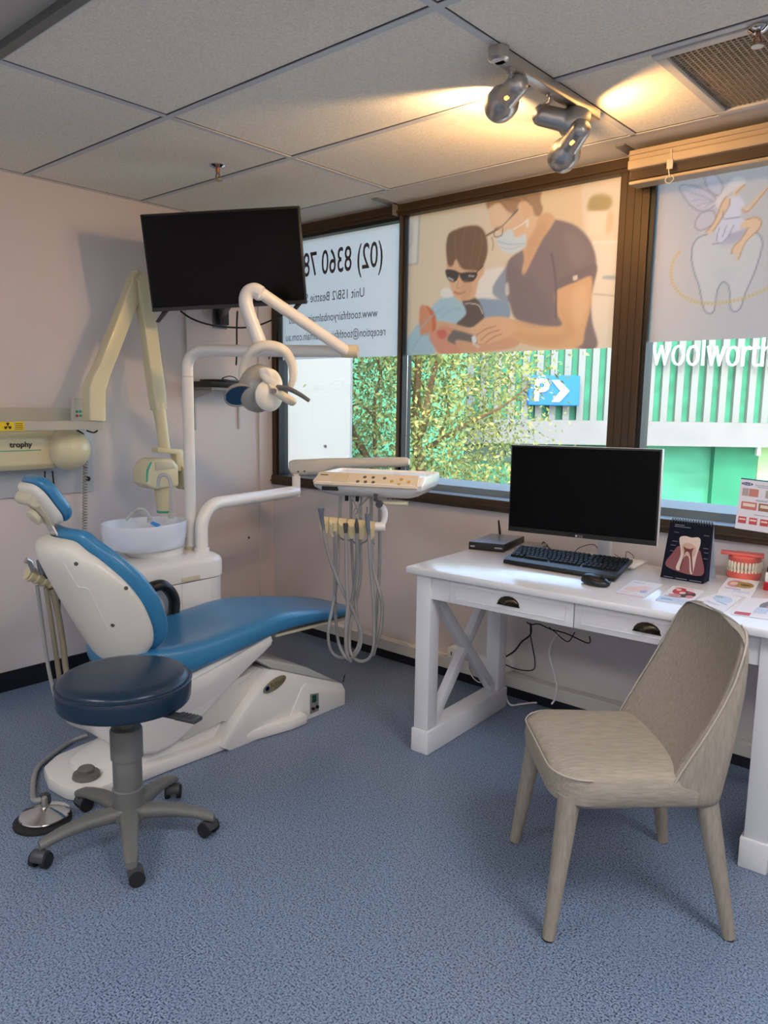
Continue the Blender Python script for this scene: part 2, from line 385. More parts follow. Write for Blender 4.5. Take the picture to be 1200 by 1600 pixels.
# printed films on the glass
YP = 3.192
FILM_PASS = (0.80, 0.75, 0.68)      # share of daylight the tinted film lets through
def film_mat(name, keep=0.55):
    m = bpy.data.materials.new(name); m.use_nodes = True; nt = m.node_tree; nt.nodes.clear()
    o = nt.nodes.new('ShaderNodeOutputMaterial'); a = nt.nodes.new('ShaderNodeVertexColor'); a.layer_name = 'print'
    d = nt.nodes.new('ShaderNodeBsdfDiffuse'); t = nt.nodes.new('ShaderNodeBsdfTranslucent'); mx = nt.nodes.new('ShaderNodeMixShader'); mx.inputs[0].default_value = keep
    nt.links.new(a.outputs['Color'], d.inputs['Color'])
    sc = nt.nodes.new('ShaderNodeVectorMath'); sc.operation = 'MULTIPLY'; sc.inputs[1].default_value = FILM_PASS
    nt.links.new(a.outputs['Color'], sc.inputs[0]); nt.links.new(sc.outputs[0], t.inputs['Color'])
    nt.links.new(d.outputs[0], mx.inputs[1]); nt.links.new(t.outputs[0], mx.inputs[2]); nt.links.new(mx.outputs[0], o.inputs[0])
    return m
class Print:
    def __init__(s, x0, x1, z0, z1, base, res=0.0055):
        s.x0, s.x1, s.z0, s.z1 = x0, x1, z0, z1; s.nx = int((x1-x0)/res); s.nz = int((z1-z0)/res)
        s.img = np.ones((s.nz+1, s.nx+1, 3))*np.array(base, float)
        s.gx, s.gz = np.meshgrid(np.linspace(x0, x1, s.nx+1), np.linspace(z0, z1, s.nz+1))
    def uv(s, px): return [(oy(x, y, YP).x, oy(x, y, YP).z) for x, y in px]
    def mask(s, P):
        ss = 3; acc = np.zeros(s.gx.shape); dx = (s.x1-s.x0)/s.nx; dz = (s.z1-s.z0)/s.nz
        for i in range(ss):
            for j in range(ss):
                X = s.gx+dx*((i+.5)/ss-.5); Z = s.gz+dz*((j+.5)/ss-.5); ins = np.zeros(X.shape, bool)
                for (xa, za), (xb, zb) in zip(P, P[1:]+P[:1]):
                    if za == zb: continue
                    ins ^= ((za > Z) != (zb > Z)) & (X < (xb-xa)*(Z-za)/(zb-za)+xa)
                acc += ins
        return acc/ss/ss
    def blur(s, m, k):
        for _ in range(k):
            p = np.pad(m, 1, mode='edge'); m = (p[1:-1, 1:-1]*2+p[:-2, 1:-1]+p[2:, 1:-1]+p[1:-1, :-2]+p[1:-1, 2:])/6
        return m
    def poly(s, px, col, a=1.0, blur=1, smooth=True):
        P = s.uv(px)
        if smooth: P = [(v.x, v.y) for v in catmull([(p[0], p[1], 0) for p in P], 5, True)]
        m = s.blur(s.mask(P), blur)*a; s.img = s.img*(1-m[..., None])+np.array(col, float)*m[..., None]
    def line(s, px, col, w=0.003, a=1.0, closed=False, dash=0):
        P = [(v.x, v.y) for v in catmull([(p[0], p[1], 0) for p in s.uv(px)], 8, closed)]
        if closed: P.append(P[0])
        d = np.full(s.gx.shape, 9.0); run = np.zeros(s.gx.shape); acc = 0
        for (xa, za), (xb, zb) in zip(P, P[1:]):
            L2 = (xb-xa)**2+(zb-za)**2
            if L2 < 1e-12: continue
            t = np.clip(((s.gx-xa)*(xb-xa)+(s.gz-za)*(zb-za))/L2, 0, 1); dd = np.hypot(s.gx-xa-t*(xb-xa), s.gz-za-t*(zb-za))
            run = np.where(dd < d, acc+t*math.sqrt(L2), run); d = np.minimum(d, dd); acc += math.sqrt(L2)
        m = np.clip(1.2-d/w*0.8, 0, 1)*a
        if dash: m *= 0.55+0.45*np.sin(run/dash*2*math.pi)
        s.img = s.img*(1-m[..., None])+np.array(col, float)*m[..., None]
    def build(s, name, label, cat, mat, group):
        nx, nz = s.nx, s.nz
        v = [(x, YP, z) for x, z in zip(s.gx.ravel(), s.gz.ravel())]
        f = [(j*(nx+1)+i, j*(nx+1)+i+1, (j+1)*(nx+1)+i+1, (j+1)*(nx+1)+i) for j in range(nz) for i in range(nx)]
        me = bpy.data.meshes.new(name); me.from_pydata(v, [], f); me.materials.append(mat)
        at = me.color_attributes.new('print', 'FLOAT_COLOR', 'POINT')
        c = np.clip(s.img, 0, 255)/255.0; c = np.where(c <= 0.0404, c/12.92, ((c+0.055)/1.055)**2.4)
        at.data.foreach_set('color', np.concatenate([c.reshape(-1, 3), np.ones((c.shape[0]*c.shape[1], 1))], 1).ravel())
        o = bpy.data.objects.new(name, me); COL.objects.link(o); return tag(o, label, cat, group)
FILM = film_mat('printed_film')
FG = 'printed window films'
A = Print(0.085, 1.038, 1.676, 2.362, (226, 230, 236), 0.02)
fa = A.build('window_film', 'pale window film with grey phone number and address lettering, seen from behind', 'window film', FILM, FG)
def mirrored(px, py, body, h, wid=None, bold=0.0):
    h *= 1.25
    p = oy(px, py, YP-0.002); m = MB().text(body, h*1.38, (0, 0, 0), (-1, 0, 0), (0, 0, 1), bold=bold)
    if wid:
        w = max(v.x for v in m.v)-min(v.x for v in m.v); m.v = [Vector((v.x*wid/w, v.y, v.z)) for v in m.v]
    mx_ = max(v.x for v in m.v); m.v = [Vector((v.x-mx_+p.x, YP-0.002, v.z+p.z)) for v in m.v]; return m
def h_at(px, py0, py1): return oy(px, py0, YP).z-oy(px, py1, YP).z
def w_to(x0, y0, x1, y1): return oy(x1, y1, YP).x-oy(x0, y0, YP).x
# the run of digits and the street name go on behind the television, so only as many characters as fit are set
mirrored(598, 398, '(02) 8360 78', h_at(560, 380, 421)/1.25, w_to(474, 410, 598, 398), 0.0012).build('phone_number', INK, fa, 0)
mirrored(569, 457, 'Unit 15B/2 Beattie Street', h_at(540, 451, 463), w_to(456, 468, 569, 457)).build('address_lettering', INK, fa, 0)
mirrored(590, 489, 'www.toothfairyonbalmain.com.au', h_at(560, 484, 495), w_to(452, 498, 590, 489)).build('website_lettering', INK, fa, 0)
mirrored(602, 518, 'reception@toothfairyonbalmain.com.au', h_at(570, 513, 524), w_to(447, 524, 602, 518)).build('email_lettering', INK, fa, 0)

B = Print(1.081, 2.252, 1.677, 2.384, (214, 192, 166))
k1 = 370/1200
def z1(L): return [(620+x*k1, 280+y*k1) for x, y in L]
B.poly(z1([(700, -60), (1200, -60), (1200, 500), (700, 420)]), (222, 188, 146), 0.8, 30)
B.poly(z1([(960, -60), (1250, -60), (1250, 900), (930, 900), (990, 500), (950, 280)]), (226, 204, 178), 0.9, 4)
B.poly(z1([(990, 320), (1250, 305), (1250, 900), (990, 900)]), (226, 210, 190), 1, 2, False)
B.line(z1([(1000, 582), (1200, 600)]), (190, 172, 155), 0.004)
B.line(z1([(1000, 320), (1200, 315)]), (232, 220, 205), 0.006)
B.poly(z1([(1045, 490), (1120, 488), (1120, 510), (1040, 505)]), (160, 165, 168), 1, 1, False)
B.poly(z1([(0, 165), (120, 160), (108, 432), (0, 450)]), (168, 158, 150), 1, 1, False)
B.poly(z1([(0, 165), (112, 164), (101, 424), (0, 440)]), (214, 206, 196), 1, 1, False)
B.poly(z1([(0, 235), (80, 230), (76, 340), (0, 360)]), (196, 190, 182), 1, 3)
B.poly(z1([(1025, 75), (1080, 85), (1092, 125), (1060, 160), (990, 165), (965, 150), (980, 95)]), (166, 142, 96), 1, 4)
B.poly(z1([(970, 165), (1072, 160), (1055, 275), (965, 285)]), (230, 210, 184), 1, 1, False)
B.poly(z1([(1072, 165), (1100, 190), (1085, 265), (1058, 270)]), (206, 172, 132), 0.7, 3)
B.poly(z1([(405, 490), (480, 455), (545, 455), (500, 600), (400, 605)]), (222, 212, 204), 1, 3)
B.poly(z1([(485, 560), (500, 520), (560, 440), (600, 430), (590, 620), (500, 595)]), (134, 142, 158), 1, 1)
B.poly(z1([(405, 612), (480, 608), (560, 622), (565, 705), (440, 705)]), (128, 146, 168), 1, 1)
# woman in scrubs
B.poly(z1([(800, 205), (900, 232), (965, 290), (1000, 360), (1012, 430), (1008, 495), (985, 600), (990, 720), (1015, 850), (900, 850), (790, 760), (740, 750), (610, 712), (575, 640), (555, 560), (556, 460), (575, 400), (650, 345), (740, 230)]), (120, 104, 106), 1, 1)
B.poly(z1([(640, 320), (735, 175), (802, 203), (735, 310), (690, 400), (648, 482), (632, 470), (645, 400)]), (206, 160, 122), 1, 1)
B.poly(z1([(466, 150), (480, 110), (560, 90), (640, 100), (690, 120), (705, 190), (700, 250), (655, 310), (600, 300), (540, 270), (492, 255), (470, 200)]), (216, 174, 140), 1, 1)
B.poly(z1([(458, 150), (465, 95), (600, 40), (722, 40), (728, 110), (740, 150), (725, 185), (700, 182), (682, 130), (650, 112), (620, 120), (600, 170), (560, 165), (520, 120), (475, 140)]), (156, 118, 88), 1, 1)
B.poly(z1([(632, 125), (660, 115), (680, 140), (672, 195), (650, 205), (638, 170)]), (218, 168, 130), 1, 1)
B.poly(z1([(655, 205), (668, 205), (668, 240), (655, 240)]), (226, 212, 200), 1, 1)
B.poly(z1([(506, 300), (545, 270), (580, 252), (602, 295), (650, 278), (657, 330), (640, 352), (585, 376), (545, 370), (515, 335)]), (196, 204, 210), 1, 1)
B.line(z1([(515, 315), (570, 330), (650, 325)]), (172, 180, 190), 0.004); B.line(z1([(525, 345), (580, 352), (640, 335)]), (176, 184, 194), 0.003)
B.line(z1([(612, 155), (575, 195), (530, 240), (455, 285)]), (96, 78, 66), 0.005)
B.line(z1([(500, 250), (535, 245), (530, 285), (495, 290)]), (120, 100, 86), 0.003, closed=True)
B.line(z1([(480, 295), (488, 320), (485, 360)]), (150, 130, 115), 0.003); B.line(z1([(590, 255), (640, 225), (655, 210)]), (232, 222, 214), 0.003)
B.poly(z1([(806, 565), (900, 522), (985, 490), (982, 640), (955, 760), (925, 848), (760, 856), (640, 835), (560, 800), (545, 715), (600, 712), (740, 742), (836, 740), (812, 680)]), (212, 162, 118), 1, 1)
B.poly(z1([(805, 560), (900, 520), (985, 488), (1005, 497), (1008, 430), (900, 470), (815, 520)]), (112, 97, 100), 0.9, 1)
B.line(z1([(785, 380), (800, 470), (806, 560), (806, 700)]), (100, 86, 90), 0.006)
B.poly(z1([(890, 492), (915, 485), (917, 508), (895, 514)]), (220, 196, 180), 1, 0, False)
B.poly(z1([(552, 530), (566, 528), (570, 580), (552, 585)]), (206, 196, 190), 1, 1)
# boy
B.poly(z1([(40, 840), (100, 740), (185, 640), (262, 585), (335, 630), (357, 672), (300, 738), (210, 720), (190, 800), (185, 885), (60, 905)]), (158, 186, 200), 1, 1)
B.poly(z1([(225, 560), (262, 550), (290, 590), (230, 600)]), (222, 216, 210), 1, 1)
B.poly(z1([(330, 608), (402, 603), (440, 680), (430, 730), (370, 752), (300, 738), (352, 680)]), (84, 72, 68), 1, 1)
B.line(z1([(345, 632), (380, 630), (415, 640), (435, 680)]), (190, 178, 168), 0.003)
B.poly(z1([(256, 420), (330, 400), (425, 440), (442, 430), (440, 480), (415, 515), (400, 580), (388, 605), (330, 617), (296, 602), (272, 545), (258, 480)]), (212, 162, 126), 1, 1)
B.poly(z1([(250, 345), (262, 280), (300, 255), (360, 236), (420, 240), (452, 285), (460, 360), (446, 420), (420, 460), (380, 462), (330, 452), (300, 405), (282, 440), (258, 430)]), (106, 78, 62), 1, 1)
for L_ in ([(300, 262), (292, 320), (300, 400)], [(350, 250), (330, 320), (335, 430)], [(400, 255), (390, 330), (370, 440)], [(430, 275), (430, 340), (405, 440)]): B.line(z1(L_), (124, 94, 76), 0.005, 0.45)
B.poly(z1([(250, 458), (312, 470), (304, 512), (278, 520), (255, 500)]), (58, 52, 54), 1, 0)
B.poly(z1([(322, 478), (405, 472), (392, 512), (352, 524), (330, 512)]), (58, 52, 54), 1, 0)
B.line(z1([(305, 475), (325, 478)]), (60, 54, 56), 0.004); B.line(z1([(400, 475), (436, 440)]), (60, 54, 56), 0.003)
B.line(z1([(262, 500), (285, 512)]), (190, 180, 175), 0.004); B.line(z1([(365, 490), (390, 492)]), (170, 160, 158), 0.004)
B.line(z1([(293, 572), (318, 580), (345, 570)]), (176, 108, 92), 0.006); B.line(z1([(312, 520), (305, 548), (318, 552)]), (184, 134, 104), 0.004)
# hands, forearms and the red jaw model
B.poly(z1([(200, 718), (300, 735), (400, 770), (420, 800), (330, 800), (210, 765)]), (206, 158, 122), 1, 1)
B.poly(z1([(0, 830), (40, 850), (50, 905), (0, 905)]), (150, 106, 82), 1, 1)
B.poly(z1([(255, 770), (300, 765), (400, 800), (390, 850), (270, 850)]), (100, 92, 92), 1, 1)
B.poly(z1([(116, 655), (150, 643), (192, 690), (196, 745), (188, 785), (140, 790), (118, 780)]), (206, 132, 96), 1, 1)
B.poly(z1([(148, 645), (165, 650), (195, 690), (196, 780), (180, 785), (176, 700)]), (196, 100, 66), 1, 1)
B.poly(z1([(165, 795), (230, 745), (285, 760), (255, 815), (330, 850), (350, 880), (225, 885), (190, 850)]), (206, 136, 112), 1, 1)
B.poly(z1([(200, 775), (240, 762), (255, 790), (225, 812)]), (196, 96, 80), 1, 1)
B.poly(z1([(300, 815), (420, 830), (540, 800), (625, 825), (560, 862), (360, 880), (320, 868)]), (204, 148, 116), 1, 1)
B.poly(z1([(368, 772), (405, 735), (460, 700), (560, 702), (600, 760), (545, 805), (470, 832), (425, 832), (402, 812), (410, 785)]), (218, 166, 128), 1, 1)
for L_ in ([(405, 790), (450, 760), (500, 745)], [(425, 815), (470, 780), (520, 765)], [(450, 830), (490, 800), (530, 785)]): B.line(z1(L_), (180, 126, 96), 0.004)
B.poly(z1([(380, 800), (398, 795), (404, 825), (386, 830)]), (214, 218, 222), 1, 0)
B.line(z1([(388, 835), (415, 850)]), (210, 190, 170), 0.006)
B.poly(z1([(560, 420), (640, 480), (700, 520), (780, 700), (720, 740), (610, 700), (570, 580)]), (106, 94, 100), 0.5, 14)
B.poly(z1([(820, 620), (860, 700), (900, 780), (800, 840), (660, 820), (600, 780), (760, 790), (850, 760)]), (190, 138, 98), 0.45, 10)
B.poly(z1([(900, 560), (960, 540), (960, 660), (920, 740), (890, 640)]), (228, 186, 146), 0.5, 12)
B.poly(z1([(470, 160), (520, 130), (580, 180), (560, 240), (500, 240)]), (226, 190, 160), 0.5, 8)
B.poly(z1([(660, 330), (730, 220), (760, 250), (700, 360), (655, 450)]), (186, 138, 104), 0.45, 8)
B.poly(z1([(860, 260), (930, 300), (960, 400), (900, 440), (860, 340)]), (136, 120, 120), 0.5, 14)
for L_ in ([(500, 60), (560, 100), (620, 110)], [(560, 50), (640, 90), (680, 130)], [(470, 100), (520, 110), (570, 160)]): B.line(z1(L_), (126, 92, 68), 0.004, 0.6)
B.poly(z1([(330, 520), (380, 530), (370, 590), (330, 610)]), (190, 138, 104), 0.5, 5)
for L_ in ([(120, 760), (170, 700), (240, 650)], [(230, 700), (280, 660), (330, 660)], [(80, 860), (120, 800), (160, 780)]): B.line(z1(L_), (140, 170, 186), 0.006, 0.6)
B.img = B.img*0.82+np.array((212, 190, 168.0))*0.18
B.build('window_film', 'window film printed with a dentist in scrubs and mask beside a boy in sunglasses', 'window film', FILM, FG)

Cc = Print(2.405, 3.925, 1.694, 2.384, (196, 189, 190))
k2 = 0.1875
def z2(L): return [(1000+x*k2, 240+y*k2) for x, y in L]
Cc.poly(z2([(540, 640), (480, 700), (435, 780), (430, 880), (455, 1000), (500, 1150), (540, 1310), (580, 1330), (620, 1300), (640, 1160), (670, 1090), (700, 1070), (735, 1100), (750, 1280), (790, 1320), (840, 1280), (950, 1000), (1010, 800), (1005, 690), (960, 650), (750, 690)]), (204, 199, 200), 1, 3)
Cc.poly(z2([(620, 1000), (700, 960), (780, 1010), (760, 1090), (700, 1050), (640, 1100)]), (196, 194, 198), 0.7, 12)
wing = [[(625, 370), (560, 310), (430, 265), (330, 275), (360, 350), (420, 430), (500, 480), (560, 472), (620, 430)], [(650, 350), (570, 300), (540, 210), (545, 165), (620, 165), (690, 270)], [(610, 480), (520, 490), (465, 560), (460, 610), (500, 640), (560, 620), (625, 560)]]
for w_ in wing:
    Cc.poly(z2(w_), (202, 194, 206), 0.8, 3); Cc.line(z2(w_), (160, 150, 160), 0.003, 0.8, True)
for e_ in ((350, 300), (420, 330), (440, 390), (470, 440), (540, 450)): Cc.line(z2([(620, 400), ((620+e_[0])/2, (400+e_[1])/2-10), e_]), (176, 166, 180), 0.0025, 0.6)
Cc.poly(z2([(640, 560), (700, 620), (840, 640), (900, 620), (880, 700), (720, 760), (640, 720)]), (176, 168, 186), 0.8, 6)
SK = (224, 190, 160)
Cc.poly(z2([(700, 540), (830, 530), (885, 585), (830, 640), (760, 665), (700, 730), (640, 752), (625, 640), (660, 580)]), (208, 204, 218), 1, 1)
Cc.poly(z2([(735, 365), (820, 350), (872, 420), (845, 470), (825, 530), (700, 545), (705, 470)]), (212, 208, 220), 1, 1)
Cc.poly(z2([(790, 300), (830, 250), (876, 255), (862, 290), (822, 312), (810, 350), (765, 350)]), SK, 1, 1)
Cc.poly(z2([(645, 370), (620, 415), (650, 452), (690, 400), (745, 330), (795, 305), (840, 262), (885, 238), (860, 205), (800, 190), (740, 245), (690, 310)]), (222, 210, 208), 1, 1)
Cc.poly(z2([(715, 360), (752, 380), (742, 430), (665, 560), (612, 640), (560, 672), (545, 655), (600, 600), (650, 500), (685, 400)]), SK, 1, 1)
Cc.poly(z2([(848, 435), (888, 450), (1000, 330), (1070, 265), (1072, 290), (1010, 360), (900, 482), (850, 465)]), SK, 1, 1)
Cc.poly(z2([(830, 615), (880, 552), (960, 530), (1012, 560), (1002, 620), (940, 680), (885, 730), (845, 800), (822, 882), (798, 885), (800, 835), (762, 835), (782, 770), (840, 715), (895, 625)]), SK, 1, 1)
for L_ in ([(715, 362), (680, 420), (640, 520), (590, 610), (545, 655)], [(752, 380), (740, 440), (660, 570), (610, 645)], [(880, 552), (960, 530), (1010, 565), (990, 630), (880, 740), (822, 880)], [(900, 620), (840, 715), (780, 775), (762, 835)], [(800, 330), (850, 280), (876, 258)], [(850, 465), (898, 482), (1010, 355), (1067, 285)]): Cc.line(z2(L_), (186, 146, 116), 0.0028, 0.8)
for L_ in ([(600, 750), (640, 752), (690, 738), (760, 665)], [(660, 620), (640, 700), (650, 750)], [(720, 600), (690, 690)], [(780, 600), (740, 680)], [(700, 470), (700, 540), (830, 530)]): Cc.line(z2(L_), (150, 146, 160), 0.0026, 0.7)
tooth = [(560, 672), (480, 705), (437, 780), (430, 880), (455, 1000), (490, 1100), (520, 1250), (540, 1310), (580, 1335), (620, 1300), (640, 1160), (670, 1090), (700, 1070), (735, 1100), (750, 1180), (752, 1280), (790, 1320), (840, 1280), (880, 1160), (950, 1000), (1000, 850), (1020, 750), (1005, 690), (968, 655)]
Cc.line(z2(tooth), (140, 140, 150), 0.003, 0.85)
chain = [(330, 820), (285, 880), (258, 980), (275, 1080), (330, 1160), (420, 1220), (560, 1250), (700, 1240), (850, 1210), (960, 1170), (1067, 1120), (1160, 1060), (1230, 960)]
Cc.line(z2(chain), (206, 174, 104), 0.0075, 0.9, dash=0.014)
Cc.build('window_film', 'window film with a line drawing of a winged woman sitting on a tooth', 'window film', FILM, FG)

# ------------------------------------------------------------------ outside
struct(MB().b2((-40, 3.7, -5.2), (40, 60, -5)).build('ground', M('pale_concrete', (214, 208, 198), 0.9), smooth=0))
t = thing('building', 'white rendered wall of the neighbouring building outside the left window', 'building', (-2, 6, -5))
e1 = oy(547, 650, 5.6).x
MB().b2((-14, 5.6, -5), (e1, 5.63, 6)).build('wall', M('white_render', (142, 143, 139), 0.8, bump=0.3, bscale=40), t, 0)
MB().cyl((oy(509, 697, 5.6).x, 5.605, oy(509, 697, 5.6).z), (oy(509, 697, 5.6).x, 5.58, oy(509, 697, 5.6).z), 0.014, n=8).build('hook', M('dark_hook', (60, 60, 66), 0.5), t)

D = 17.0
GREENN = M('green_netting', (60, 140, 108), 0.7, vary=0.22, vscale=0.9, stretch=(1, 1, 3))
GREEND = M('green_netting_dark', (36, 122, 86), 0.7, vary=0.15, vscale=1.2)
def facade(px0, py0, px1, py1, d, thick):      # upright slab on the plane d metres ahead
    a, b, c, e = od(px0, py0, d), od(px1, py0, d), od(px1, py1, d), od(px0, py1, d)
    zt, zb = max(a.z, b.z), min(c.z, e.z)
    return [Vector((a.x, a.y, zb)), Vector((b.x, b.y, zb)), Vector((b.x, b.y, zt)), Vector((a.x, a.y, zt))], Vector(FH)*thick
bt = thing('building', 'shop building with white ribbed cladding over green netting across the street', 'building', tuple(od(950, 700, D))[:2]+(-5,))
P_, d_ = facade(725, 480, 1500, 680, D+0.14, 0.3); MB().prism(P_, d_).build('wall_backing', GREENN, bt, 0)
ribs = MB(); x = 733.0
while x < 1480:
    P_, d_ = facade(x, 480, x+10.5, 672, D, 0.12); ribs.prism(P_, d_); x += 23.0 if x > 990 else 22.0
ribs.build('rib_cladding', M('white_cladding', (126, 129, 122), 0.5), bt, 0)
P_, d_ = facade(725, 666, 1500, 692, D-0.25, 0.7); MB().prism(P_, d_).build('fascia', M('fascia', (126, 125, 120), 0.6, vary=0.06, vscale=2), bt, 0)
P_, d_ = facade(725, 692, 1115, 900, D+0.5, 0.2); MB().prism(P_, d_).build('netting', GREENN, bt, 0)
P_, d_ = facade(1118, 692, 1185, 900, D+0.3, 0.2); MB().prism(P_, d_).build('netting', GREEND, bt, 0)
P_, d_ = facade(1187, 692, 1500, 900, D+0.4, 0.2); MB().prism(P_, d_).build('shop_wall', M('shop_wall', (150, 190, 130), 0.7), bt, 0)
P_, d_ = facade(1184, 694, 1190, 712, D+0.2, 0.1); MB().prism(P_, d_).build('bracket', WHITE, bt, 0)
P_, d_ = facade(725, 700, 950, 720, D+0.3, 0.2); MB().prism(P_, d_).build('shadow_strip', M('painted_shade', (86, 110, 100), 0.7), bt, 0)  # strip coloured darker to stand for the shade under the fascia
sgn = thing('shop_sign', 'white raised lettering on the ribbed cladding, cut off by the film above', 'sign', tuple(od(1100, 550, D-0.1)))
o_ = od(1018, 549, D-0.16); m = MB().text('woolworths', 1.02, o_, FR, (0, 0, 1), 0.10, 'LEFT', 0.9, -0.02); 
wpx = (od(1222, 549, D-.16)-o_).length; vx = [(v-o_).dot(Vector(FR)) for v in m.v]; sc = wpx/max(vx)
m.v = [o_ + Vector(FR)*((v-o_).dot(Vector(FR))*sc) + Vector(FH)*(v-o_).dot(Vector(FH)) + Vector((0, 0, 1))*(v-o_).z for v in m.v]
m.build('lettering', M('sign_white', (245, 248, 246), 0.4), sgn, 0)
pk = thing('parking_sign', 'blue parking sign with white letter P and arrow on the ribbed cladding', 'sign', tuple(od(866, 610, D-0.2)))
P_, d_ = facade(827, 587, 907, 633, D-0.25, 0.2); MB().prism(P_, d_, 0.02).build('panel', M('sign_blue', (0, 108, 200), 0.4), pk, 0)
o_ = od(845, 611, D-0.27); MB().text('P', 0.66, o_, FR, (0, 0, 1), 0.03, bold=0.02).build('letter', M('sign_white'), pk, 0)
def fp(L, d): return [od(x, y, d) for x, y in L]
MB().prism(fp([(862, 594), (874, 594), (890, 611), (874, 628), (862, 628), (876, 611)], D-0.285), Vector(FH)*0.03).build('arrow', M('sign_white'), pk, 0)
hd = thing('hoarding', 'green shade netting hung behind the tree', 'netting', tuple(od(560, 700, 15))[:2]+(-5,))
P_, d_ = facade(380, 440, 733, 1000, 15.5, 0.05)
MB().prism(P_, d_).build('sheet', M('green_sheet', (92, 176, 132), 0.7, vary=0.3, vscale=1.4, stretch=(1, 1, 2)), hd, 0)

# tree outside the window
DT = 9.5
tr_ = thing('tree', 'fine-leaved tree with pale green foliage outside the window', 'tree', tuple(od(640, 760, DT))[:2]+(-5,))
BARK = M('bark', (118, 92, 62), 0.9, vary=0.25, vscale=6)
b = MB(); base = od(662, 760, DT); foot = Vector((base.x, base.y, -5))
def branch(L, r0, r1, d0=0.0):
    P = catmull([od(x, y, DT+d0+dd) for x, y, dd in L], 4); n = len(P); b.tube(P, [r0+(r1-r0)*i/(n-1) for i in range(n)], 7)
b.tube([foot, (foot+base)/2+Vector((.1, 0, 0)), base], [0.16, 0.12, 0.08], 9)
branch([(662, 760, 0), (652, 700, 0), (648, 650, .1), (652, 600, 0), (652, 540, 0), (640, 440, .3)], 0.075, 0.03)
branch([(650, 690, 0), (664, 660, -.2), (668, 625, -.2), (680, 575, -.1), (692, 520, 0), (715, 420, 0)], 0.055, 0.02)
branch([(664, 655, -.2), (655, 625, 0), (645, 605, .1), (636, 560, .2)], 0.025, 0.01)
branch([(668, 700, 0), (700, 680, -.2), (735, 660, -.3), (785, 635, -.4), (830, 600, -.5)], 0.035, 0.01)
branch([(600, 800, .2), (572, 715, .2), (553, 680, .2), (540, 640, .3), (520, 560, .3)], 0.06, 0.03)
branch([(590, 760, .2), (584, 640, .2), (595, 580, .2), (575, 535, .2), (552, 510, .3)], 0.03, 0.012)
branch([(583, 650, .2), (565, 632, .1), (548, 636, .1), (530, 650, 0)], 0.018, 0.008)
branch([(680, 700, 0), (700, 640, .3), (695, 600, .4), (710, 560, .4)], 0.022, 0.008)
b.build('branches', BARK, tr_)
random.seed(4)
lv = MB(); V = []; F = []; MI = []
def leaf(p, s_):
    a = Vector((random.gauss(0, 1), random.gauss(0, 1), random.gauss(-0.4, 1))).normalized(); c = a.orthogonal().normalized()
    c = (Matrix.Rotation(random.random()*6.28, 3, a) @ c); w = s_*0.22
    k = len(V); V.extend([p-a*s_*.5, p+c*w, p+a*s_*.5, p-c*w]); F.append((k, k+1, k+2, k+3)); MI.append(random.choice((0, 0, 0, 1, 1, 2)))
for _ in range(900):
    cx = random.uniform(500, 860); cy = random.uniform(470, 800)
    dens = 1.0
    if cx > 720: dens *= max(0.12, 1-(cx-720)/190) * (1.0 if cy > 600 else 0.75)
    if cx < 600 and cy < 700: dens *= 0.8
    if cy < 690 and 625 < cx < 720: dens *= 0.75
    if cx > 740 and cy < 700 : dens *= 0.9
    if cx > 815 and cy > 575: dens *= .25
    if random.random() > dens: continue
    c = od(cx, cy, DT+random.uniform(-1.0, 1.6)); rr = random.uniform(.10, .28)
    for _k in range(random.randint(22, 44)):
        leaf(c + Vector((random.gauss(0, rr), random.gauss(0, rr), random.gauss(0, rr*.8))), random.uniform(.045, .085))
lv.v = V; lv.f = F; lv.mi = MI
LF = [M('leaf_green', (128, 138, 66), 0.6), M('leaf_yellow', (168, 164, 92), 0.6), M('leaf_dark', (88, 104, 52), 0.6)]
lv.build('foliage', LF, tr_, 0, recalc=False)

# ------------------------------------------------------------------ venetian blind, drawn up
VB = M('blind_cream', (184, 166, 140), 0.4); VS = M('blind_slat', (150, 128, 104), 0.4)
bx0 = oy(988, 240, 3.05).x; bx1 = 3.95
vb = thing('venetian_blind', 'beige venetian blind drawn up to the top of the right window', 'blind', (3.1, 3.07, 2.2))
MB().b2((bx0, 3.02, 2.3869), (bx1, 3.125, 2.4250), 0.004).b2((bx0-.001, 3.012, 2.4040), (bx1, 3.02, 2.4079), 0.001).build('headrail', VB, vb, 0)
MB().b2((bx0, 3.01, 2.3507), (bx1, 3.04, 2.3856), 0.006).build('valance', VB, vb, 0)
s_ = MB()
for i in range(9): s_.b2((bx0+.002, 3.035, 2.3177+i*0.0040), (bx1, 3.10, 2.3186+i*0.0040))
s_.build('slats', VS, vb, 0)
MB().b2((bx0, 3.03, 2.2980), (bx1, 3.105, 2.3113), 0.005).build('bottom_rail', VB, vb, 0)
for px in (1047,):
    c = oy(px, 240, 3.0); q = MB()
    q.tube([(c.x, 3.008, 2.3964), (c.x+.004, 3.006, 2.3583), (c.x-.004, 3.006, 2.3202), (c.x, 3.01, 2.2948)], 0.002, 6)
    for k in range(7): q.tube([(c.x-.012, 3.006, 2.3266+k*.005), (c.x+.012, 3.003, 2.3240+k*.005)], 0.0025, 5)
    q.tube(catmull([(c.x-.01, 3.012, 2.3012), (c.x-.016, 3.01, 2.2821), (c.x, 3.01, 2.2726), (c.x+.016, 3.01, 2.2853), (c.x+.006, 3.012, 2.3012)], 4), 0.0018, 5)
    q.build('cord_bundle', WARMW, vb)
br = MB()
def small_bracket(px, py, label):
    p = oy(px, py, 3.07); o = MB().b2((p.x-.02, 2.99, ZC-.006), (p.x+.02, YW-.002, ZC)).b2((p.x+.012, 3.115, ZC-.06), (p.x+.02, YW-.002, ZC)).build('bracket', M('bracket_grey', (140, 138, 134), .4, metal=.5), None, 0)
    tag(o, label, 'bracket')
small_bracket(601, 326, 'small grey metal bracket above the thin window mullion')
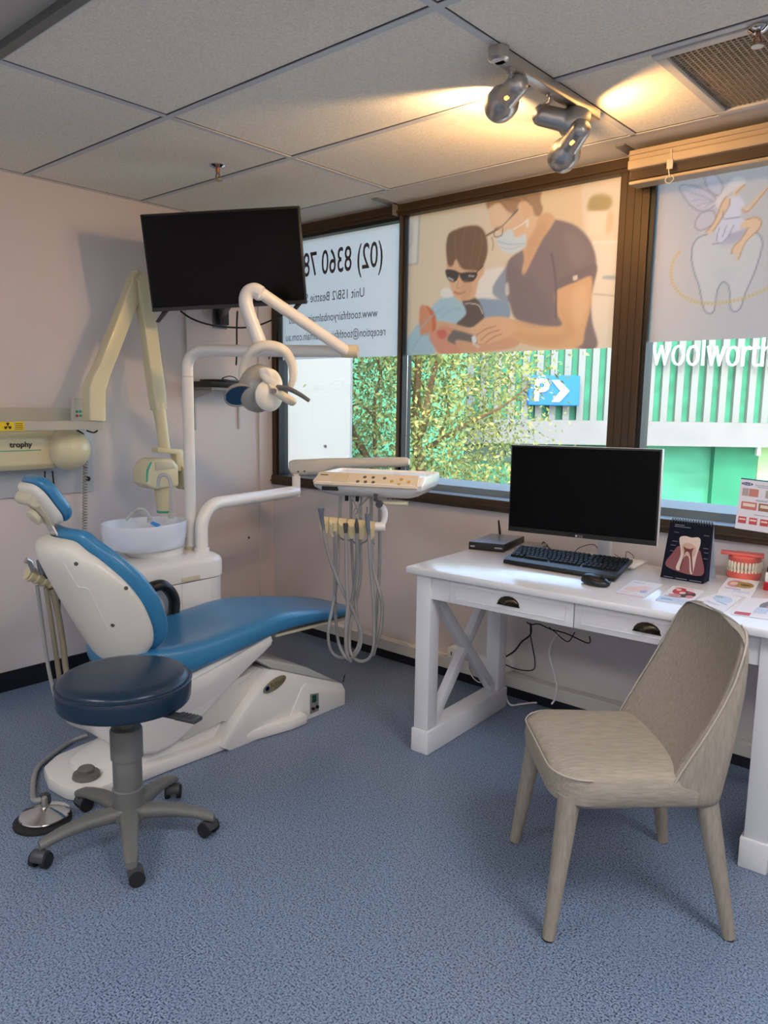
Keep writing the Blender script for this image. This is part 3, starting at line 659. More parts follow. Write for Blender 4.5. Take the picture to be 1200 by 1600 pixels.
small_bracket(982, 226, 'small grey metal bracket beside the end of the venetian blind')

# ------------------------------------------------------------------ ceiling spotlights
sl_ = thing('spotlight_bar', 'brushed steel ceiling bar with three lit warm spotlights', 'spotlight', (2.40, 2.29, ZC))
MB().box((2.405, 2.29, ZC-0.022), (0.042, 0.62, 0.036), 0.006).lathe([(0.03, 0), (0.03, -0.03), (0.022, -0.036), (0, -0.036)], (2.405, 1.985, ZC-.004)).build('bar', STEEL, sl_)
GLOW = M('lamp_glow', (255, 190, 90), 0.5, emit=(255, 176, 80), es=4.0)
WARM = (1.0, 0.55, 0.20)
def spot(mount_y, neck_px, mouth_px, neck_z, dz, vent_px, slot=True, power=1.0, cone=150, col=WARM):
    a = oz(neck_px[0], neck_px[1], neck_z); c = oz(mouth_px[0], mouth_px[1], neck_z+dz); d = (c-a).normalized(); a0 = a
    h = MB().lathe([(0.0, -0.012), (0.018, -0.009), (0.03, 0.002), (0.034, 0.016), (0.035, 0.085), (0.037, 0.092), (0.046, 0.102), (0.052, 0.118), (0.053, 0.136), (0.050, 0.158), (0.044, 0.172), (0.041, 0.172), (0.046, 0.156), (0.048, 0.136), (0.034, 0.11), (0.0, 0.105)], a0, d, 32).build('lamp_head', STEEL, sl_, 50)
    MB().lathe([(0.0, 0.150), (0.02, 0.147), (0.034, 0.138), (0.03, 0.125), (0.0, 0.118)], a0, d, 20).build('bulb', GLOW, h)
    v = oz(vent_px[0], vent_px[1], neck_z); side = (v-a0); side = (side-d*side.dot(d)); side = (Vector(CAM)-a0); side = (side-d*side.dot(d)).normalized()
    w_ = d.cross(side)
    if slot: MB().prism([a0+side*0.0345+d*(0.034+x)+w_*y for x, y in ((.004, -.007), (.022, -.004), (.024, .003), (.016, .007), (.003, .003))], side*0.0015).build('vent_slot', GLOW, h, 0)
    top = Vector((2.405, mount_y, ZC-0.038)); j = a0+d*0.03
    MB().tube(catmull([top, Vector((top.x, top.y, top.z-0.02)), j+Vector((0, 0, 0.036))], 3), 0.007, 10).cyl(top, top-Vector((0, 0, .01)), .014, n=12).build('stem', STEEL, sl_)
    ld = bpy.data.lights.new('spot', 'SPOT'); lo = bpy.data.objects.new('spot', ld); COL.objects.link(lo)
    ld.energy = SPOT_W*power; ld.color = col; ld.spot_size = R(cone); ld.spot_blend = 0.35; ld.shadow_soft_size = 0.035
    lo.location = a0+d*0.178; lo.rotation_euler = d.to_track_quat('-Z', 'Y').to_euler(); lo.parent = sl_; lo.matrix_parent_inverse = WM[sl_.name_full].inverted()
spot(2.05, (812, 128), (776, 172), 2.385, -0.02, (800, 160), True, 2.1, 128, (1.0, 0.62, 0.30))
spot(2.29, (838, 178), (888, 190), 2.385, -0.02, (850, 195), False)
spot(2.53, (911, 196), (884, 238), 2.325, -0.05, (905, 225))

# ------------------------------------------------------------------ desk
DK = thing('desk', 'white desk with two drawers, cup handles and crossed side braces', 'desk', (1.852, 2.335, 0), R(3.5))
DM = WM[DK.name_full]; DZ = 0.78
def dloc(*p): return DM @ Vector(p)
def dbuild(mb, name, mat, parent=DK, **k): return mb.xf(DM).build(name, mat, parent, **k)
dbuild(MB().b2((-0.028, -0.022, 0.752), (1.375, 0.675, DZ), 0.007), 'desktop', DESKW)
for x in (0.008, 1.277):
    for y in (0.008, 0.587): dbuild(MB().b2((x, y, 0.10), (x+0.068, y+0.068, 0.752), 0.002), 'leg', DESKW)
for x in (0, 1.267):
    dbuild(MB().b2((x, 0, 0), (x+0.085, 0.665, 0.10), 0.005), 'base_rail', DESKW)
    dbuild(MB().b2((x+0.02, 0.076, 0.655), (x+0.07, 0.587, 0.752), 0.001), 'side_rail', DESKW)
    for s in (0, 1):
        za, zb = ((0.10, 0.655), (0.655, 0.10))[s]; xo = x+0.026+0.002*s
        dy, dz = 0.587-0.076, zb-za; L = math.hypot(dy, dz); w = 0.021; ny, nz = -dz/L*w, dy/L*w
        c = [(xo, 0.076+ny, za+nz), (xo, 0.587+ny, zb+nz), (xo, 0.587-ny, zb-nz), (xo, 0.076-ny, za-nz)]
        dbuild(MB().prism(c, (0.036, 0, 0), 0.001), 'cross_brace', DESKW)
dbuild(MB().b2((0.076, 0.016, 0.655), (0.165, 0.04, 0.752)).b2((1.192, 0.016, 0.655), (1.277, 0.04, 0.752)).b2((0.165, 0.03, 0.66), (1.192, 0.05, 0.752)).b2((0.076, 0.61, 0.655), (1.277, 0.63, 0.752)), 'apron', DESKW, smooth=0)
def drawer(x0, x1):
    m = MB().b2((x0, 0.008, 0.657), (x1, 0.03, 0.749), 0.0015)
    w = 0.028   # raised border round a sunk panel
    m.b2((x0+w, 0.0055, 0.749-0.021), (x1-w, 0.009, 0.749-0.019)).b2((x0+w, 0.0055, 0.657+0.019), (x1-w, 0.009, 0.657+0.021))
    m.b2((x0+w, 0.0055, 0.676), (x0+w+0.002, 0.009, 0.73)).b2((x1-w-0.002, 0.0055, 0.676), (x1-w, 0.009, 0.73))
    d = dbuild(m, 'drawer', DESKW); cx = (x0+x1)/2; rings = []
    for k in range(9):
        a = math.pi*k/8; ring = []
        for j in range(7):
            b = math.pi/2*j/6; ring.append((cx-0.046*math.cos(a)*(1 if j == 0 else math.cos(b*0.98)), 0.008-0.026*math.sin(b)*math.sin(a)**.7, 0.693+0.034*math.sin(a)*math.cos(b*0.9)))
        rings.append(ring)
    dbuild(MB().loft(rings, cap=False, closed=False).b2((cx-0.047, 0.0035, 0.6905), (cx+0.047, 0.008, 0.6935)), 'cup_handle', BRONZE, d)
drawer(0.168, 0.678); drawer(0.682, 1.189)

# ------------------------------------------------------------------ things on the desk
def slab(pxs, z, h, bevel=0.0, mb=None):         # slab whose footprint corners are read off a level plane
    P = [oz(x, y, z) for x, y in pxs]
    if len(P) == 3: P.append(P[0]+P[2]-P[1])
    return (mb or MB()).prism(P, (0, 0, h), bevel), P
def bil(P, u, v): return (P[0]*(1-u)+P[1]*u)*(1-v)+(P[3]*(1-u)+P[2]*u)*v     # P0 front-left, P1 front-right, P2 back-right, P3 back-left
def patch(P, u0, v0, u1, v1, z, mb, h=0.0004):
    q = [bil(P, a, b) for a, b in ((u0, v0), (u1, v0), (u1, v1), (u0, v1))]
    mb.prism([Vector((p.x, p.y, z)) for p in q], (0, 0, h))
def blob(P, u, v, ru, rv, z, mb, n=16, h=0.0004):
    mb.prism([Vector((p.x, p.y, z)) for p in (bil(P, u+ru*math.cos(6.2832*k/n), v+rv*math.sin(6.2832*k/n)) for k in range(n))], (0, 0, h))

# monitor
mp = eM = Matrix.Translation((2.372, 2.705, 1.094)) @ Matrix.Rotation(0.076, 4, 'Z') @ Matrix.Rotation(-0.038, 4, 'X') @ Matrix.Rotation(-0.018, 4, 'Y')
mt = thing('monitor', 'black flat desktop monitor on a white stand', 'monitor', (2.39, 2.80, DZ))
mw, mh = 0.606, 0.355
MB().box((0, 0.004, 0), (mw, 0.02, mh), 0.003).box((0, 0.028, -0.02), (mw*.7, 0.03, mh*.6), 0.012).xf(mp).build('body', M('monitor_shell', (205, 206, 204), 0.35), mt)
MB().box((0, -0.0075, 0), (mw-0.004, 0.005, mh-0.004), 0.001).xf(mp).build('bezel', BLACK, mt)
MB().box((0, -0.0105, 0.006), (mw-0.016, 0.0015, mh-0.03)).xf(mp).build('screen', SCREEN, mt, 0)
MB().text('LG', 0.014, (0.012, -0.0104, -mh/2+0.009), (1, 0, 0), (0, 0, 1)).lathe([(0.0045, 0), (0.0045, .0006)], (-0.006, -0.0101, -mh/2+0.009), (0, -1, 0), 12).xf(mp).build('logo', M('logo_grey', (170, 170, 172), 0.5), mt, 0)
ps = Vector((2.375, 2.985, DZ))
MB().box(ps+Vector((0, 0, .006)), (0.27, 0.17, 0.010), 0.004, R(4)).build('stand_foot', WHITE, mt)
MB().box(ps+Vector((0, -0.05, .15)), (0.055, 0.028, 0.28), 0.006, R(4)).box((ps.x, 2.84, 1.05), (0.06, 0.22, 0.06), 0.01, R(4)).build('stand_neck', WHITE, mt)

# keyboard
KP = [oz(786, 880, DZ+.003), oz(961, 909, DZ+.003), oz(989, 880, DZ+.022), oz(811, 858, DZ+.022)]
kt = thing('keyboard', 'black computer keyboard in front of the monitor', 'keyboard', tuple((KP[0]+KP[2])/2))
MB().prism(KP, (0, 0, 0.015), 0.004).build('body', BLACK, kt)
keym = M('black_keys', (15, 15, 16), 0.6, spec=0.25); q0 = MB()
for r_ in range(6):
    v0 = 0.28+r_*0.115; v1 = v0+0.10; u = 0.025; k = 0
    while u < 0.955:
        wv = 0.036
        if r_ == 0 and k == 3: wv = 0.24
        if r_ in (1, 2, 3) and k == 0: wv = 0.055+0.012*(3-r_)
        if 0.655 < u < 0.672: u = 0.675
        if 0.80 < u < 0.815: u = 0.82
        u1 = min(u+wv, 0.975)
        q = [bil(KP, a, b) for a, b in ((u, v0), (u1, v0), (u1, v1), (u, v1))]; cq = (q[0]+q[2])/2; up_ = Vector((0, 0, 1))
        q0.loft([[p+up_*.0145 for p in q], [cq+(p-cq)*.80+up_*.0225 for p in q]]); u = u1+0.0035; k += 1
keys = q0.build('keys', keym, kt, 0); keys['kind'] = 'stuff'
MB().prism([bil(KP, a, b)+Vector((0, 0, .015)) for a, b in ((.005, .02), (.995, .02), (.995, .22), (.005, .22))], (0, 0, .0012)).build('palm_rest', M('keyboard_rest', (32, 33, 36), 0.5), kt, 0)

# mouse and its lead
pm = oz(930, 914, DZ); a_ = R(-12)
mo = thing('mouse', 'black computer mouse in front of the keyboard', 'mouse', pm, a_)
outl = [(0.060*math.cos(t)*(1.0 if math.cos(t) > 0 else 1), 0.034*math.sin(t)) for t in [2*math.pi*k/28 for k in range(28)]]
MB().pad(outl, lambda a, b: ((a, b, 0.010), (0, 0, 1)), lambda a, b: 0.026*(1-0.25*a/0.06), 0.009, 2.6).build('shell', M('mouse_black', (30, 31, 34), 0.35), mo, local=True)
MB().cyl((0.03, -0.006, 0.031), (0.03, 0.006, 0.031), 0.009, n=14).build('scroll_wheel', RUBBER, mo, local=True)
ml = MB().tube(catmull([pm+Vector((0.05, 0.02, .012)), oz(958, 893, DZ+.004), oz(972, 884, DZ+.004), oz(988, 876, DZ+.006), oz(989, 868, DZ+.01), oz(979, 862, DZ+.03), oz(976, 874, DZ+.006), oz(960, 866, DZ+.006)], 6), 0.0016, 6).build('mouse_lead', DARKG)
tag(ml, 'thin dark lead looping from the mouse behind the keyboard', 'cable')
kl = MB().tube(catmull([oz(898, 862, DZ+.02), oz(905, 856, DZ+.02), oz(920, 851, DZ+.045), oz(930, 852, DZ+.045), oz(935, 862, DZ+.02), oz(934, 868, DZ+.006)], 6), 0.002, 6).build('keyboard_lead', DARKG)
tag(kl, 'dark lead arching over the monitor foot behind the keyboard', 'cable')

# router and little box
rb, RP = slab([(732, 858), (787, 863), (819, 849)], DZ+0.002, 0.034, 0.002)
rt = thing('router', 'black and silver box router with an antenna, at the desk corner by the window', 'router', tuple((RP[0]+RP[2])/2))
rb.build('body', BLACK, rt)
m = MB(); patch(RP, 0.02, 0.02, 0.98, 0.98, DZ+0.0362, m, 0.0008); m.build('top_panel', M('router_top', (128, 138, 152), 0.28, metal=0.4), rt, 0)
m = MB()
for u0, u1 in ((0.05, 0.18), (0.74, 0.95)):
    a, b = RP[0].lerp(RP[1], u0), RP[0].lerp(RP[1], u1); n_ = (RP[0]-RP[3]).normalized()*0.0006
    m.prism([a+n_+Vector((0, 0, .012)), b+n_+Vector((0, 0, .012)), b+n_+Vector((0, 0, .019)), a+n_+Vector((0, 0, .019))], -n_)
m.build('front_marks', M('grey_print', (150, 152, 155), 0.5), rt, 0)
an = bil(RP, 0.28, 0.98); an2 = od(779, 813, (an-Vector(CAM)).dot(Vector(FH)))
MB().tube([an+Vector((0, 0, .015)), an+Vector((0, 0, .04)), an2], [0.006, 0.006, 0.004], 8).build('antenna', BLACK, rt)
ab, AP = slab([(803, 861), (838, 865), (856, 855)], DZ+0.001, 0.018, 0.003)
at_ = thing('adapter', 'small grey adapter box between the router and the keyboard', 'adapter', tuple((AP[0]+AP[2])/2))
ab.build('body', M('adapter_grey', (130, 134, 138), 0.35), at_)
MB().tube(catmull([oz(846, 852, DZ+.015), oz(849, 847, DZ+.025), oz(854, 852, DZ+.012), oz(860, 858, DZ+.006)], 5), 0.003, 6).build('plug_lead', BLACK, at_)

# flip calendar
B1, B2_ = oz(1031.5, 901.5, DZ+.001), oz(1099, 912.5, DZ+.001); back = Vector((B2_-B1).normalized()); nrm = Vector((-back.y, back.x, 0))
T1, T2 = oy(1048, 814, B1.y+0.06), oy(1115, 819, B2_.y+0.06); zt = (T1.z+T2.z)/2; T1.z = T2.z = zt
ct = thing('desk_calendar', 'standing flip chart with a cutaway tooth on a dark page', 'flip chart', tuple((B1+B2_)/2+nrm*.04))
NVY = M('calendar_page', (12, 15, 32), 0.6, spec=0.15)
MB().prism([B1, B2_, T2, T1], nrm*0.003).build('front_page', NVY, ct, 0)
K1, K2 = B1+nrm*0.13, B2_+nrm*0.13
MB().prism([K1, K2, T2+nrm*.004, T1+nrm*.004], -nrm*0.003).build('back_board', M('calendar_board', (176, 186, 206), .5), ct, 0)
m = MB()
for off in (0.018, 0.032, 0.046, 0.060): m.prism([B1+nrm*off, B2_+nrm*off, T2+nrm*.0042, T1+nrm*.0042], -nrm*0.0012)
m.build('pages', M('page_edge', (26, 30, 54), 0.6), ct, 0)
m = MB()
for k in range(16):
    c = T1.lerp(T2, (k+.7)/16.4)+nrm*.002
    m.tube([c+Vector((0, 0, -.006))-nrm*.006, c-nrm*.009+Vector((0, 0, .002)), c+Vector((0, 0, .009)), c+nrm*.009+Vector((0, 0, .002)), c+nrm*.006+Vector((0, 0, -.006))], 0.0019, 5)
m.build('wire_binding', DARKG, ct)
nv = (T1-B1).cross(B2_-B1).normalized(); nv = nv if nv.y < 0 else -nv
def cal(u, v, d=0.0006): return (B1.lerp(B2_, u)).lerp(T1.lerp(T2, u), v)+nv*d
def calpoly(L, name, mat, d, label=None):
    P = catmull([cal(u, v, d) for u, v in L], 5, True); o = MB().prism(P, -nv*0.0004).build(name, mat, ct, 0)
kx = lambda x, y: ((x-568-(1-(y-500)/340)*52)/(820-568-0.06*(840-y))*1.02, 1-(y-505)/350)
def cz(L): return [kx(x, y) for x, y in L]
calpoly(cz([(600, 785), (640, 690), (665, 655), (700, 660), (770, 660), (792, 690), (800, 810)]), 'gum_picture', M('print_gum', (126, 70, 74), 0.5), 0.0006)
calpoly(cz([(655, 785), (680, 700), (670, 610), (700, 590), (735, 595), (775, 590), (785, 620), (768, 700), (752, 800), (735, 800), (728, 720), (708, 705), (690, 745), (678, 795)]), 'tooth_picture', M('print_tooth', (204, 188, 178), 0.5), 0.0011)
calpoly(cz([(686, 650), (720, 628), (762, 650), (752, 705), (700, 700)]), 'dentine_picture', M('print_dentine', (188, 156, 140), 0.5), 0.0016)
calpoly(cz([(695, 655), (712, 662), (735, 662), (750, 655), (742, 690), (752, 790), (745, 792), (730, 695), (705, 690), (685, 785), (678, 780), (700, 690)]), 'pulp_picture', M('print_pulp', (104, 40, 40), 0.5), 0.0021)
m = MB()
for yy, x0, x1 in ((575, 640, 665), (630, 630, 660), (655, 622, 650), (690, 618, 640), (575, 800, 830), (650, 800, 828), (675, 805, 830), (710, 805, 828)):
    (a, b), (c, d) = kx(x0, yy), kx(x1, yy); m.prism([cal(a, b), cal(c, d), cal(c, d+.008), cal(a, b+.008)], -nv*.0004)
for v, u0, u1 in ((0.93, .12, .35), (0.90, .12, .5), (0.02, .08, .3), (0.02, .36, .62), (0.02, .68, .95)): m.prism([cal(u0, v), cal(u1, v), cal(u1, v+.012), cal(u0, v+.012)], -nv*.0004)
m.build('caption_lines', M('print_grey', (120, 122, 134), 0.5), ct, 0)

# demonstration jaw
jc = oz(1161, 906, DZ); jd = (Vector(CAM)-jc); jd.z = 0; jd.normalize(); jr = Vector((-jd.y, jd.x, 0)); jd2 = jd
jt = thing('teeth_model', 'large pink and white demonstration model of teeth standing on the desk', 'teeth model', jc)
GUM = M('gum_pink', (226, 104, 92), 0.35, coat=0.4); TOOTH = M('ivory_tooth', (232, 226, 204), 0.3, coat=0.3)
def J(x, y, z): return jc + jr*x + jd2*y + Vector((0, 0, z))
def arch(rx, ry, n=24): return [(rx*math.cos(math.pi*k/n), -0.045+ry*math.sin(math.pi*k/n)) for k in range(n+1)]
def gum(name, z0, z1, r0, r1):
    rings = []
    for z, r_ in ((z0, r0*0.94), (z0+(z1-z0)*.15, r0), (z0+(z1-z0)*.85, r1), (z1, r1*.93)):
        rings.append([J(x, y, z) for x, y in arch(r_, r_*1.25)])
    MB().loft(rings).build(name, GUM, jt, 40)
gum('lower_gum', 0.002, 0.034, 0.061, 0.060); gum('upper_gum', 0.058, 0.092, 0.058, 0.060)
MB().b2((-.02, 0, 0), (.02, .01, .03)).xf(Matrix.Translation(J(0, -.05, .0))).build('hinge', GUM, jt)
def teeth(z0, z1, rr):
    for k in range(14):
        a = math.pi*(k+.5)/14; x, y = rr*math.cos(a), -0.045+rr*1.25*math.sin(a); c = J(x, y, 0)
        out_ = (jr*math.cos(a)+jd2*math.sin(a)).normalized(); tg = Vector((-out_.y, out_.x, 0)); w = 0.0055 if 3 < k < 10 else 0.0064
        rings = []
        for t, s_ in ((0, .7), (.3, .95), (.75, 1.0), (1.0, .8)):
            z = z0+(z1-z0)*t; rings.append([c+tg*w*s_*math.cos(b)+out_*0.006*s_*math.sin(b)+Vector((0, 0, z)) for b in [6.2832*i/8 for i in range(8)]])
        MB().loft(rings).build('tooth', TOOTH, jt, 60)
teeth(0.070, 0.043, 0.0585); teeth(0.024, 0.047, 0.0555)
MB().prism([J(-.085, .0, .092), J(.065, .022, .092), J(.065, -.05, .092), J(-.085, -.05, .092)], (0, 0, .010), .002).build('top_plate', GUM, jt)

# papers and leaflets on the desk
PG = 'leaflets on the desk'
PM = {n: M('print_'+n, c, 0.45, vary=0.12, vscale=90) for n, c in dict(pink=(206, 140, 146), red=(190, 58, 74), peach=(232, 206, 194), blue=(120, 160, 206), paleblue=(190, 208, 232), dark=(60, 50, 56), olive=(160, 138, 56), lilac=(176, 170, 206), grey=(160, 166, 174), cyan=(150, 190, 200)).items()}
def leaflet(pxs, label, z, h, marks):
    mb, P = slab(pxs, z, h, 0.0); t = thing('leaflet', label, 'leaflet', tuple((P[0]+P[2])/2), group=PG)
    mb.build('sheet', PAPER, t, 0)
    for name, col, kind, u, v, a, b, lay in marks:
        m = MB(); zz = z+h+0.0003*lay
        (blob if kind == 'o' else patch)(P, u, v, a, b, zz, m, h=0.0002); m.build(name, PM[col], t, 0)
leaflet([(959, 928), (1005, 935), (1037, 914), (990, 907)], 'pale leaflet with a faint peach picture lying beside the mouse', DZ+.001, .0025, [('picture', 'peach', 'o', .38, .42, .3, .18, 0), ('picture', 'peach', 'o', .62, .55, .22, .16, 1), ('picture', 'lilac', 'o', .75, .36, .12, .08, 2), ('strip', 'pink', 'p', .02, .01, .98, .05, 0), ('strip', 'peach', 'p', .1, .14, .7, .18, 0), ('strip', 'lilac', 'p', .1, .84, .5, .87, 0)])
leaflet([(1024, 938), (1075, 946), (1101, 924), (1052, 916)], 'leaflet with a red and white teeth picture lying before the flip chart', DZ+.001, .0025, [('strip', 'paleblue', 'p', 0, 0, 1, .25, 0), ('picture', 'dark', 'o', .6, .58, .32, .22, 0), ('picture', 'red', 'o', .35, .72, .2, .2, 1), ('picture', 'pink', 'o', .36, .42, .2, .1, 1), ('picture', 'pink', 'o', .8, .45, .12, .1, 1), ('picture', 'peach', 'o', .5, .62, .1, .08, 2), ('picture', 'peach', 'o', .3, .78, .08, .06, 2), ('picture', 'red', 'o', .7, .7, .09, .06, 2), ('strip', 'grey', 'p', .1, .3, .6, .33, 1), ('strip', 'blue', 'p', .1, .1, .45, .15, 1), ('strip', 'pink', 'p', .1, .9, .7, .94, 0)])
leaflet([(1088, 938), (1131, 957), (1160, 934), (1124, 926)], 'pale blue sheet lying flat behind the top of the chair', DZ+.001, .0015, [('picture', 'paleblue', 'o', .5, .6, .36, .22, 0), ('strip', 'blue', 'p', .45, .35, .85, .38, 1), ('strip', 'lilac', 'p', .2, .2, .7, .22, 0), ('strip', 'lilac', 'p', .2, .14, .6, .16, 0), ('picture', 'cyan', 'o', .3, .68, .16, .08, 1)])
leaflet([(1121, 926), (1174, 935), (1187, 911), (1138, 905)], 'thick booklet with an oval olive picture, below the teeth model', DZ+.001, .007, [('picture', 'pink', 'o', .35, .62, .26, .24, 0), ('picture', 'olive', 'o', .62, .6, .3, .2, 1), ('strip', 'lilac', 'p', .12, .24, .6, .32, 0), ('strip', 'paleblue', 'p', .4, .1, .9, .2, 0), ('picture', 'dark', 'o', .66, .6, .16, .05, 2), ('picture', 'peach', 'o', .3, .62, .12, .1, 2)])
leaflet([(1142, 960), (1225, 972), (1250, 940), (1166, 934)], 'large leaflet with a grey and pink picture and red strip at the desk front', DZ+.001, .002, [('picture', 'grey', 'o', .68, .62, .32, .3, 0), ('picture', 'pink', 'o', .7, .55, .2, .12, 1), ('strip', 'red', 'p', .04, .02, .34, .16, 1), ('strip', 'paleblue', 'p', .35, .2, .6, .5, 1)])

# mouthwash-style display box at the right edge
bp_ = oz(1192, 922, DZ); bt_ = thing('display_box', 'red and white display box behind the teeth model at the desk edge', 'box', tuple(bp_+Vector((.06, .03, 0))))
bb = bp_+Vector((0.0, 0.0, 0)); RED = M('box_red', (176, 24, 40), 0.35)
def bx(lo, hi): return MB().xf(Matrix.Identity(4)).b2(Vector(lo), Vector(hi), .002).xf(Matrix.Translation(bb) @ Matrix.Rotation(R(6), 4, 'Z'))
bx((0, 0, 0), (.15, .09, .03)).build('base', RED, bt_); bx((.003, .003, .03), (.147, .087, .065)).build('tray', WHITE, bt_)
bx((.006, .04, .065), (.144, .085, .19)).build('carton', M('box_silver', (186, 188, 192), .3, metal=.3), bt_)
bx((.004, .036, .155), (.1, .04, .19)).build('lid_band', RED, bt_); bx((.006, .012, .06), (.06, .036, .085)).build('pack', BLACK, bt_)

# chart taped to the window frame
cp = [oy(1153, 746, 3.125), oy(1148, 825, 3.125)]; cw = 0.21; ch = cp[0].z-cp[1].z
cht = thing('teeth_chart', 'white paper chart of teeth pictures with a teal top edge, taped to the window frame', 'chart', tuple(cp[1]))
TI = R(2.5); CMx = Matrix.Translation(cp[1]) @ Matrix.Rotation(TI, 4, 'Y')
MB().b2((0, 0, 0), (cw, .0012, ch)).xf(CMx).build('sheet', PAPER, cht, 0)
def cbar(lo, hi, name, col, d=.0005): MB().b2((lo[0]*cw, -d, lo[1]*ch), (hi[0]*cw, 0, hi[1]*ch)).xf(CMx).build(name, col, cht, 0)
cbar((0, .975), (1, 1), 'top_edge', M('chart_teal', (50, 120, 140), .5))
MB().prism([CMx @ Vector((cw*(.12+.1*math.cos(a)), -.0005, ch*(.895+.032*math.sin(a)))) for a in [6.283*k/18 for k in range(18)]], (0, .0005, 0)).build('logo_badge', M('chart_navy', (50, 62, 120), .5), cht, 0)
MB().text('Oral-B', .011, CMx @ Vector((cw*.12, -.0008, ch*.895)), (1, 0, 0), (0, 0, 1)).build('logo_lettering', PAPER, cht, 0)
MB().text('Periodontal disease', .0105, CMx @ Vector((cw*.26, -.0006, ch*.885)), (1, 0, 0), (0, 0, 1), align='LEFT').build('title_lettering', M('chart_ink', (90, 96, 120), .5), cht, 0)
for k, (u0, u1) in enumerate(((.05, .16), (.17, .33), (.45, .62), (.68, .9))):
    cbar((u0, .66), (u1, .81), 'picture', M('chart_grey', (176, 164, 160), .5) if k != 1 else M('chart_skin', (196, 130, 120), .5))
for k in range(2): cbar((.06+k*.3, .40), (.33+k*.3, .55), 'picture', M('chart_pink', (206, 120, 116), .5) if k == 0 else M('chart_tan', (150, 106, 84), .5)); cbar((.09+k*.3, .46), (.3+k*.3, .52), 'teeth_row', M('chart_ivory', (232, 220, 200), .5), .0009)
for k in range(5): cbar((.04+k*.19, .12), (.18+k*.19, .25), 'picture', M('chart_red', (196, 78, 84), .5)); cbar((.055+k*.19, .185), (.165+k*.19, .215), 'teeth_row', M('chart_ivory'), .0009)
for v, u1 in ((.85, .9), (.6, .75), (.58, .5), (.31, .9)): cbar((.3, v), (u1, v+.008), 'caption_line', M('chart_ink'))

# ------------------------------------------------------------------ grey linen chair
LIN = M('linen_fabric', (156, 148, 136), 0.9, spec=0.2, bump=0.5, bscale=260, vary=0.13, vscale=150, stretch=(1, 0.16, 1))
LIN2 = M('linen_back', (150, 142, 131), 0.9, spec=0.2, bump=0.5, bscale=260, vary=0.13, vscale=150, stretch=(1, 1, 0.16))
CH = thing('chair', 'beige linen upholstered chair with covered legs, pulled out from the desk', 'chair', (2.866, 2.052, 0), math.atan2(-0.733, 0.68))
def cb(mb, name, mat, parent=CH, **k): return mb.build(name, mat, parent, local=True, **k)
so = [(x, y) for x, y in rrect(0.46, 0.475, 0.10, 8)]
so = [(x*(1.0-0.03*(y/0.23)), y-0.012) for x, y in so]
seat = MB().pad(so, lambda a, b: ((a, b, 0.415), (0, 0, 1)), lambda a, b: 0.062-0.02*max(0, b), 0.058, 7.0, 9, 4.0)
sobj = cb(seat, 'seat', LIN)
cs_ = (sum(o[0] for o in so)/len(so), sum(o[1] for o in so)/len(so))
po = sorted([(x, y) for x, y in so if y < .12], key=lambda q: math.atan2(q[0]-cs_[0], -(q[1]-cs_[1])))
cb(MB().tube([(cs_[0]+(x-cs_[0])*.993, cs_[1]+(y-cs_[1])*.993, .455) for x, y in po], 0.0026, 6), 'seam_piping', M('linen_seam', (176, 168, 156), .9), sobj)
def legs(x, y, fx, fy):
    l = MB().tube([(x, y, 0.40), (x*.98+fx*.02, y*.98+fy*.02, 0.37), (fx, fy, 0.004)], [0.031, 0.030, 0.017], 14); o = cb(l, 'leg', LIN2)
    cb(MB().cyl((fx, fy, 0), (fx, fy, .006), .0155, n=14), 'glide', BLACK, o)
legs(-.192, -.20, -.232, -.247); legs(.192, -.20, .232, -.247); legs(-.185, .178, -.232, .247); legs(.185, .178, .232, .247)
rings = []; n = 40
#        z      half-w  yfront  yback  wrap  corner
prof = [(0.362, 0.214, 0.055, 0.225, 0.00), (0.372, 0.222, 0.045, 0.232, 0.00), (0.44, 0.226, 0.055, 0.240, 0.02), (0.50, 0.229, 0.085, 0.250, 0.035), (0.56, 0.231, 0.118, 0.258, 0.045), (0.64, 0.230, 0.160, 0.268, 0.052), (0.72, 0.225, 0.196, 0.277, 0.050), (0.775, 0.214, 0.216, 0.282, 0.044), (0.805, 0.203, 0.228, 0.285, 0.034), (0.826, 0.186, 0.238, 0.286, 0.024), (0.840, 0.160, 0.248, 0.284, 0.016), (0.846, 0.120, 0.256, 0.279, 0.01)]
for z, hw, yf, yb, wr in prof:
    ring = []; m_ = 18
    for k in range(m_+1):                        # front, left to right
        s_ = -1+2*k/m_; x = hw*math.sin(s_*math.pi/2); q = abs(x/hw)
        ring.append((x, yf + wr*(1-q**2.2)*1.0 + (yb-yf-wr)*0.0 + (0.02 if q > .97 else 0), z))
    for k in range(m_+1):                        # back, right to left
        s_ = 1-2*k/m_; x = hw*math.sin(s_*math.pi/2); q = abs(x/hw)
        ring.append((x, yb-0.035*q**3-(0.012 if q > .97 else 0), z))
    rings.append(ring)
bo = cb(MB().loft(rings), 'backrest', LIN2, sub=1, smooth=60)
for sx in (-1, 1):
    cb(MB().tube(catmull([(sx*hw*.992, yf+0.012, z) for z, hw, yf, yb, wr in prof[2:]], 4), 0.003, 6), 'seam_piping', M('linen_seam'), bo)

